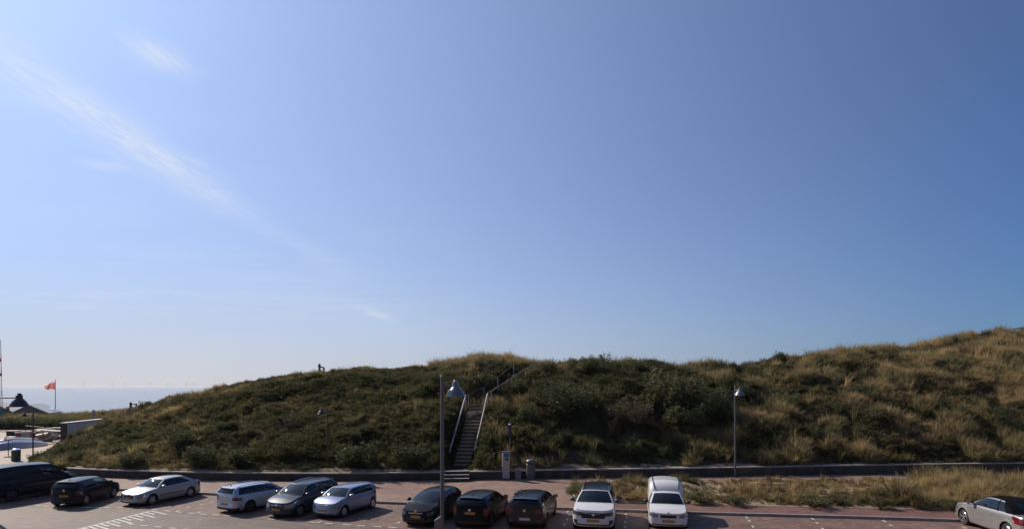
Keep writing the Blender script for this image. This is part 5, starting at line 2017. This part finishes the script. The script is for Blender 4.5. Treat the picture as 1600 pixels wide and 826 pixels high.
def scatter(name, label, pts, rots, scls, dry, idx, meshes):
    """one object that carries many small plants by geometry nodes"""
    me = bpy.data.meshes.new(name)
    me.from_pydata([tuple(p) for p in pts], [], [])
    for nm, ty, key, arr in (('rot', 'FLOAT_VECTOR', 'vector', rots), ('scl', 'FLOAT', 'value', scls), ('dry', 'FLOAT', 'value', dry), ('idx', 'INT', 'value', idx)):
        at = me.attributes.new(nm, ty, 'POINT')
        at.data.foreach_set(key, np.asarray(arr, dtype=np.int32 if ty == 'INT' else np.float32).ravel())
    o = props(link(bpy.data.objects.new(name, me)), label, kind='stuff')
    ng = bpy.data.node_groups.new(name + '_plants', 'GeometryNodeTree')
    ng.interface.new_socket('Geometry', in_out='INPUT', socket_type='NodeSocketGeometry')
    ng.interface.new_socket('Geometry', in_out='OUTPUT', socket_type='NodeSocketGeometry')
    N, L = ng.nodes.new, ng.links.new
    gi, go = N('NodeGroupInput'), N('NodeGroupOutput')
    m2p = N('GeometryNodeMeshToPoints')
    L(gi.outputs[0], m2p.inputs[0])
    join = N('GeometryNodeJoinGeometry')
    for k, ms in enumerate(meshes[::-1]):
        po = bpy.data.objects.new(name + '_plant', ms)
        oi = N('GeometryNodeObjectInfo')
        oi.inputs['Object'].default_value = po
        oi.inputs['As Instance'].default_value = True
        L(oi.outputs['Geometry'], join.inputs[0])
    iop = N('GeometryNodeInstanceOnPoints')
    iop.inputs['Pick Instance'].default_value = True

    def attr(nm, ty):
        a = N('GeometryNodeInputNamedAttribute')
        a.data_type = ty
        a.inputs[0].default_value = nm
        return a.outputs[0]
    L(m2p.outputs[0], iop.inputs['Points'])
    L(join.outputs[0], iop.inputs['Instance'])
    L(attr('idx', 'INT'), iop.inputs['Instance Index'])
    er = N('FunctionNodeEulerToRotation')
    L(attr('rot', 'FLOAT_VECTOR'), er.inputs[0])
    L(er.outputs[0], iop.inputs['Rotation'])
    L(attr('scl', 'FLOAT'), iop.inputs['Scale'])
    L(iop.outputs[0], go.inputs[0])
    md = o.modifiers.new('plants', 'NODES')
    md.node_group = ng
    return o


TUFTS = [tuft_mesh('marram_tuft', 100 + k, (60, 44, 72, 30, 52)[k], (0.85, 1.0, 0.7, 1.1, 0.8)[k], (0.2, 0.14, 0.26, 0.1, 0.18)[k], 0.022, (0.6, 0.4, 0.8, 0.3, 0.65)[k], M['grass']) for k in range(5)]
HERBS = [leaf_mesh('herb_clump', 200 + k, 90, (0.36, 0.36, 0.34), 0.085, M['herb'], 4) for k in range(3)]
LOWG = [tuft_mesh('short_grass', 300 + k, 40, 0.34, 0.22, 0.016, 0.7, M['grass']) for k in range(2)]

WXA, WYA = [p.x for p in WL], [p.y for p in WL]


def dune_points(n, seed):
    r = np.random.default_rng(seed)
    U = r.uniform(50, 1690, n * 2)
    # as many plants per square metre everywhere: weight by distance
    dx = (U - 800) / FPX
    yf = np.full_like(U, 42.0)
    for _ in range(12): yf = np.interp(dx * yf, WXA, WYA)
    yf += 0.45
    yc = np.interp(U, cu, cyd) + 3.0
    Y = yf + (yc - yf) * r.random(n * 2)
    w = (yc - yf) * Y
    ok = r.random(n * 2) < w / w.max()
    U, Y, yf, yc = U[ok], Y[ok], yf[ok], yc[ok]
    X = (U - 800) / FPX * Y
    d = np.minimum(seg_dist(X, Y, STAIR[0], STAIR[1])[0], seg_dist(X, Y, STAIR[1], STAIR[2])[0] + 0.42)
    d0 = seg_dist(X, Y, Vector((STAIR[0].x, STAIR[0].y - 2.5, 0)), STAIR[0])[0]
    k = (d > 0.68) & (d0 > 0.62 + 0.2 * r.random(len(U)))
    U, Y, X, yf, yc = U[k], Y[k], X[k], yf[k], yc[k]
    return U, X, Y, (Y - yf) / (yc - yf)


ZU = [40, 170, 300, 420, 520, 690, 780, 900, 1050, 1150, 1300, 1450, 1600, 1800]
ZD = [0.12, 0.18, 0.16, 0.07, 0.02, 0.03, 0.18, 0.11, 0.12, 0.34, 0.48, 0.54, 0.58, 0.58]
CD = [0.3, 0.35, 0.45, 0.55, 0.5, 0.5, 0.55, 0.25, 0.3, 0.3, 0.3, 0.3, 0.3, 0.3]     # extra dryness near the crest


def dryness(U, X, Y, t):
    base = np.interp(U, ZU, ZD) + np.interp(U, ZU, CD) * np.clip((t - 0.68) * 3.4, 0, 1)
    base = base + 0.24 * np.exp(-((U - 330) / 120) ** 2 - ((t - 0.72) / 0.22) ** 2)
    n = (fbm(X * 0.16, Y * 0.3, 21, 4) - 0.5) * 1.3 + (fbm(X * 0.5, Y * 0.7, 33, 3) - 0.5) * 1.5
    return np.clip(base + n * np.interp(base, [0, 0.3, 1], [0.45, 1.0, 1.0]), 0, 1)


def dune_grass():
    r = np.random.default_rng(5)
    # tall marram, thick where the dune is dry
    U, X, Y, t = dune_points(52000, 1)
    dry = dryness(U, X, Y, t)
    clump = fbm(X * 0.5, Y * 0.6, 55, 3)
    pr = np.clip((dry - 0.18) * 1.7, 0.05, 1) * np.clip((clump - 0.44) * 9, 0.02, 1)
    k = r.random(len(U)) < pr
    U, X, Y, t, dry = U[k], X[k], Y[k], t[k], dry[k]
    Z = dune_h(X, Y) - 0.03
    n = len(U)
    rot = np.stack((r.normal(0, 0.16, n), r.normal(0.28, 0.24, n), r.uniform(-1.6, 1.6, n)), 1)
    scl = r.uniform(0.65, 1.3, n) * np.where(U < 640, 0.7, 1.12) * (0.72 + 0.5 * fbm(X * 0.3, Y * 0.3, 71, 2))
    scatter('marram_grass', 'tufts of straw and green marram grass on the dune', np.stack((X, Y, Z), 1), rot, scl, np.clip(dry + r.normal(0, 0.14, n), 0, 1), r.integers(0, 5, n), TUFTS)
    n1 = n
    # short grass and herbs everywhere
    U, X, Y, t = dune_points(80000, 2)
    dry = dryness(U, X, Y, t)
    Z = dune_h(X, Y) - 0.03
    n = len(U)
    rot = np.stack((r.normal(0, 0.2, n), r.normal(0.12, 0.2, n), r.uniform(0, 6.28, n)), 1)
    herb = r.random(n) < np.clip(0.75 - 0.55 * dry, 0.15, 1) * np.where(U < 690, 0.55, 1.0)
    idx = np.where(herb, r.integers(0, 3, n), 3 + r.integers(0, 2, n))
    hump = fbm(X * 0.35, Y * 0.5, 91, 3)
    hump = np.where(U < 690, 0.5 + (hump - 0.5) * 0.55, hump)
    scl = r.uniform(0.65, 1.35, n) * np.clip(0.5 + (hump - 0.3) * 2.6, 0.5, 1.9) * np.where(t < 0.05, 0.6, 1.0)
    dd = np.clip(np.where(herb, dry * 0.8, dry * 0.9) + r.normal(0, 0.12, n), 0, 1)
    scatter('dune_undergrowth', 'low dark herbs and short grass covering the dune', np.stack((X, Y, Z), 1), rot, scl, dd, idx, HERBS + LOWG)
    print('dune plants', n1, n)


dune_grass()


def strip_grass():
    r = np.random.default_rng(8)
    n = 8000
    X = r.uniform(XS + 0.2, 44, n)
    T = r.random(n)
    fy = np.interp(X, [p.x for p in FL], [p.y for p in FL])
    by = np.interp(X, [p.x for p in BL], [p.y for p in BL])
    Y = fy + (by - fy) * T
    cov = fbm(X * 0.5, Y * 0.6, 121, 3)
    U = 800 + FPX * X / Y
    dens = np.interp(U, [880, 970, 1080, 1180, 1330, 1380, 1440, 1700], [0.5, 0.55, 0.5, 0.52, 0.5, 0.4, 0.8, 0.9])
    front = np.clip(1.15 - T * 1.0, 0.35, 1)
    front = np.where(U > 1420, 1, front)
    k = (r.random(n) < np.clip((cov - 0.5 + dens * 0.5) * 5.0, 0, 1) * front) & (T > 0.03) & (T < 0.97)
    X, Y, T, U = X[k], Y[k], T[k], U[k]
    Z = np.array([KZ + 0.01 + strip_h(x, t) for x, t in zip(X, T)]) - 0.02
    n = len(X)
    lush = fbm(X * 0.3, Y * 0.5, 141, 3)
    dry = np.clip(0.55 + (lush - 0.5) * 1.8 + np.where(U > 1400, 0.12, 0), 0.05, 1)
    tall = r.random(n) < np.where(U > 1400, 0.75, 0.34)
    herb = (~tall) & (r.random(n) < 0.45)
    idx = np.where(tall, r.integers(0, 5, n), np.where(herb, 5 + r.integers(0, 3, n), 8 + r.integers(0, 2, n)))
    rot = np.stack((r.normal(0, 0.2, n), r.normal(0.15, 0.22, n), r.uniform(0, 6.28, n)), 1)
    hum = fbm(X * 0.7, Y * 0.9, 161, 3)
    scl = r.uniform(0.5, 1.05, n) * np.where(tall, np.where(U > 1400, 1.0, 0.62), 0.95) * np.clip(0.45 + (hum - 0.3) * 2.4, 0.45, 1.7)
    scatter('strip_grass', 'straw coloured grass and herbs in the planted strip', np.stack((X, Y, Z), 1), rot, scl, np.clip(dry + r.normal(0, 0.12, n), 0, 1), idx, TUFTS + HERBS + LOWG)


strip_grass()


# ------------------------------------------------------------------ low dunes before the beach
def low_dunes():
    xs = np.linspace(-130, -38, 110)
    ys = np.linspace(86, 126, 50)
    Xg, Yg = np.meshgrid(xs, ys, indexing='ij')
    Ug = 800 + FPX * Xg / Yg
    zc = np.interp(Ug, [-400, 0, 60, 110, 150, 180, 205, 260], [1.35, 1.35, 1.35, 1.5, 1.75, 2.1, 2.3, 2.4])

    def hh(X, Y, zc):
        s = np.clip((Y - 92.0) / 11.0, 0, 1)
        e = np.clip((Y - 106) / 16, 0, 1)
        return -0.3 + (zc + 0.1) * (s * s * (3 - 2 * s)) * (1 - 0.9 * e * e * (3 - 2 * e)) + (fbm(X * 0.2, Y * 0.2, 61, 3) - 0.5) * 0.7 * s - 3.0 * e
    Z = hh(Xg, Yg, zc)
    rows = [[Vector((Xg[i, j], Yg[i, j], Z[i, j])) for j in range(len(ys))] for i in range(len(xs))]
    props(MB().grid(rows).build('low_dunes', M['soil'], smooth=60), 'low grassy dunes before the beach', kind='structure')
    r = np.random.default_rng(15)
    n = 15000
    X, Y = r.uniform(-118, -44, n), r.uniform(91, 111, n)
    U = 800 + FPX * X / Y
    k = (U > -60) & (U < 300)
    X, Y, U = X[k], Y[k], U[k]
    Z = hh(X, Y, np.interp(U, [-400, 0, 60, 110, 150, 180, 205, 260], [1.35, 1.35, 1.35, 1.5, 1.75, 2.1, 2.3, 2.4])) - 0.03
    n = len(X)
    dry = np.clip(0.38 + (fbm(X * 0.15, Y * 0.3, 171, 3) - 0.5) * 1.2, 0, 1)
    idx = np.where(r.random(n) < 0.45, r.integers(0, 5, n), np.where(r.random(n) < 0.6, 5 + r.integers(0, 3, n), 8 + r.integers(0, 2, n)))
    rot = np.stack((r.normal(0, 0.15, n), r.normal(0.2, 0.15, n), r.uniform(0, 6.28, n)), 1)
    scatter('low_dune_grass', 'grass on the low dunes before the beach', np.stack((X, Y, Z), 1), rot, r.uniform(0.5, 1.0, n), dry, idx, TUFTS + HERBS + LOWG)


low_dunes()


# ------------------------------------------------------------------ shrubs one can pick out
SHR = [leaf_mesh('foliage', 400 + k, 2300, (1.0, 0.9, 1.15), 0.125, M['leaf'], 8, stems=26) for k in range(4)]
SHRO = [leaf_mesh('foliage', 430 + k, 1500, (1.0, 0.8, 1.0), 0.1, M['leafolive'], 9) for k in range(3)]
SHRD = [leaf_mesh('foliage', 450 + k, 1900, (1.0, 0.9, 1.1), 0.09, M['leafdry'], 8, stems=30) for k in range(2)]


def shrub_stem():
    b = MB()
    r = random.Random(4)
    for k in range(5):
        a = k * 1.26
        b.tube([(0, 0, -0.15), (0.2 * math.cos(a), 0.2 * math.sin(a), 0.35), (0.5 * math.cos(a + 0.3), 0.5 * math.sin(a + 0.3), 0.8)], [0.035, 0.025, 0.01], 5)
    return b.mesh('stem', M['twig'])


STEM = shrub_stem()


def on_dune(px, row):
    """where a sight line through the photograph meets the dune"""
    ys = np.linspace(40, 70, 1500)
    X = (px - 800) / FPX * ys
    zl = CH - (row - HOR) / FPX * ys
    h = dune_h(X, ys)
    hit = np.nonzero(h >= zl)[0]
    i = hit[0] if len(hit) else len(ys) - 1
    return Vector((float(X[i]), float(ys[i]), float(h[i])))


def shrub(label, p, s, sz, k, dry=False, group='shrubs on the dune'):
    t = thing('dune_shrub', label, 'shrub', p, k * 1.3, group)
    f = link(bpy.data.objects.new('foliage', (SHRD if dry is True else SHRO if dry else SHR)[k % (2 if dry is True else 3)]), t)
    f.scale = (s, s, sz)
    q = link(bpy.data.objects.new('stem', STEM), t)
    q.scale = (s, s, sz)


SHRUBS = [
    ('dark rounded shrub filling the inner bend of the stairs', 752, 612, 1.25, 1.25, 0),
    ('smaller dark shrub left of the stairs, behind the head of the near street lamp', 722, 606, 0.9, 0.8, 0),
    ('low dark shrub below the upper flight of the stairs', 806, 618, 0.9, 0.9, 0),
    ('small shrub right beside the landing of the stairs', 778, 622, 0.6, 0.6, 0),
    ('large dark green shrub in the middle of the slope above the white sport utility car', 880, 652, 1.9, 1.7, 0),
    ('dark shrub right behind the large one above the white sport utility car', 912, 640, 1.3, 1.2, 0),
    ('small olive shrub with pale leaves halfway between the ticket machine and the large dark shrub', 826, 660, 1.0, 0.85, 0),
    ('dark shrub hugging the skyline above the white sport utility car', 930, 582, 1.3, 1.0, 0),
    ('highest dark bush on the skyline right of the stairs', 992, 584, 1.1, 0.85, 0),
    ('grey brown dry shrub below the leafy one above the white delivery van', 985, 668, 1.6, 1.4, 1),
    ('tall leafy olive shrub above the white delivery van', 1050, 640, 2.2, 1.9, 0),
    ('leafy green shrub just left of the lamp that stands against the wall', 1118, 655, 1.5, 1.6, 0),
    ('dark low shrub spreading under the leafy ones left of the lamp against the wall', 1070, 668, 1.7, 1.1, 0),
    ('small dark shrub behind the head of the lamp that stands against the wall', 1160, 622, 0.8, 0.8, 0),
    ('dark shrub high on the slope right of the lamp that stands against the wall', 1222, 640, 1.3, 0.9, 0),
    ('grey leafed shrub low in the middle of the right hand slope', 1360, 660, 1.6, 1.0, 1),
    ('dark green shrub above the silver convertible, low on the slope', 1560, 660, 1.4, 1.0, 0),
    ('dark heather patch on the skyline of the right hand slope', 1320, 560, 1.6, 0.7, 1),
    ('dark upright bush on the highest point of the skyline at the right', 1545, 522, 0.8, 0.9, 0),
    ('dark rounded shrub low on the slope above the silver saloon', 282, 702, 1.2, 1.1, 0),
    ('dark shrub at the foot of the slope right of the silver saloon', 312, 728, 1.2, 1.1, 0),
    ('dark shrub at the foot of the slope above the pale estate car', 372, 728, 1.2, 0.9, 0),
    ('glossy leafed shrub at the foot of the slope above the blue silver hatchback', 560, 726, 1.5, 1.1, 0),
    ('glossy leafed shrub at the foot of the slope left of the near lamp post', 640, 724, 1.4, 1.0, 0),
    ('bright green low shrub at the foot of the stairs on their right', 758, 724, 0.9, 0.55, 0),
    ('green low shrub at the foot of the stairs on their left', 703, 722, 0.7, 0.7, 0),
    ('small round dark shrub alone high on the green slope left of the stairs', 495, 628, 0.7, 0.55, 0),
    ('dark shrub at the foot of the slope between the saloon and the black hatchback', 205, 730, 1.0, 0.8, 0),
]
for k, (lb, px, row, s, sz, d) in enumerate(SHRUBS):
    shrub(lb, on_dune(px, row), s * (1.2 if 800 < px < 1250 else 1.0), sz * (1.2 if 800 < px < 1250 else 1.0), k, bool(d))
STRIPS = [
    ('dark green bush at the left end of the planted strip behind the white car', 902, 777, 0.85, 0.8),
    ('grey green bush in the planted strip right of the white delivery van', 1098, 785, 1.0, 0.62),
    ('low dark bush in the planted strip below the lamp against the wall', 1150, 787, 0.9, 0.5),
    ('wide low dark bush in the middle of the planted strip', 1268, 790, 1.15, 0.55),
    ('small green bush in the planted strip left of the sandy gap', 1376, 793, 0.8, 0.5),
    ('green bush in the planted strip just left of the silver convertible', 1488, 795, 0.8, 0.5),
    ('small dark bush behind the mirror of the white delivery van', 1078, 768, 0.6, 0.5),
]
for k, (lb, px, row, s, sz) in enumerate(STRIPS):
    p = G(px, row, KZ + 0.05)
    shrub(lb, p, s, sz, k + 1, 'olive', 'bushes in the planted strip')
p = G(68, 724, 0.06)
shrub('small green bush at the corner of the beach path beside the dune end', p, 1.0, 0.8, 2)

# heather and creeping willow in dark patches over the slope, beyond the shrubs one can pick out
def thicket():
    r = np.random.default_rng(77)
    U, X, Y, t = dune_points(3200, 91)
    f = fbm(X * 0.18, Y * 0.25, 201, 3)
    k = (f > np.interp(U, [60, 650, 760, 1100, 1250, 1700], [0.66, 0.66, 0.55, 0.53, 0.56, 0.56])) & (r.random(len(U)) < 0.75) & (t > 0.04)
    d = np.minimum(seg_dist(X, Y, STAIR[0], STAIR[1])[0], seg_dist(X, Y, STAIR[1], STAIR[2])[0])
    k &= d > 1.5
    U, X, Y, t = U[k], X[k], Y[k], t[k]
    n = len(X)
    rot = np.stack((r.normal(0, 0.1, n), r.normal(0.1, 0.1, n), r.uniform(0, 6.28, n)), 1)
    idx = np.where(r.random(n) < 0.45, 4 + r.integers(0, 2, n), r.integers(0, 4, n))
    scatter('dune_thicket', 'dark patches of heather and creeping willow on the dune', np.stack((X, Y, dune_h(X, Y) - 0.15), 1), rot, r.uniform(0.3, 0.75, n), np.zeros(n), idx, SHR + SHRD)
    print('thicket', n)


thicket()

# dark hedge along the back of the beach path, one mass
r_ = np.random.default_rng(31)
hp = []
for k in range(240):
    u = r_.uniform(-60, 112)
    y = r_.uniform(90.5, 94)
    hp.append(((u - 800) / FPX * y, y, -0.1))
n_ = len(hp)
scatter('hedge_thicket', 'dark thicket of shrubs behind the beach path', np.array(hp), np.stack((np.zeros(n_), np.zeros(n_), r_.uniform(0, 6.28, n_)), 1), r_.uniform(0.7, 1.15, n_), np.zeros(n_), r_.integers(0, 4, n_), SHR)

# ------------------------------------------------------------------ sea air
def haze():
    b = MB().box((0, 19000, 5), (84000, 44000, 40))
    m = bpy.data.materials.new('haze_air')
    m.use_nodes = True
    nt = m.node_tree
    nt.nodes.remove(nt.nodes['Principled BSDF'])
    v = nt.nodes.new('ShaderNodeVolumePrincipled')
    v.inputs['Color'].default_value = (0.93, 0.95, 1.0, 1)
    v.inputs['Density'].default_value = 0.00006
    v.inputs['Anisotropy'].default_value = 0.2
    nt.links.new(v.outputs[0], nt.nodes['Material Output'].inputs['Volume'])
    o = b.build('haze', m)
    props(o, kind='stuff')


haze()
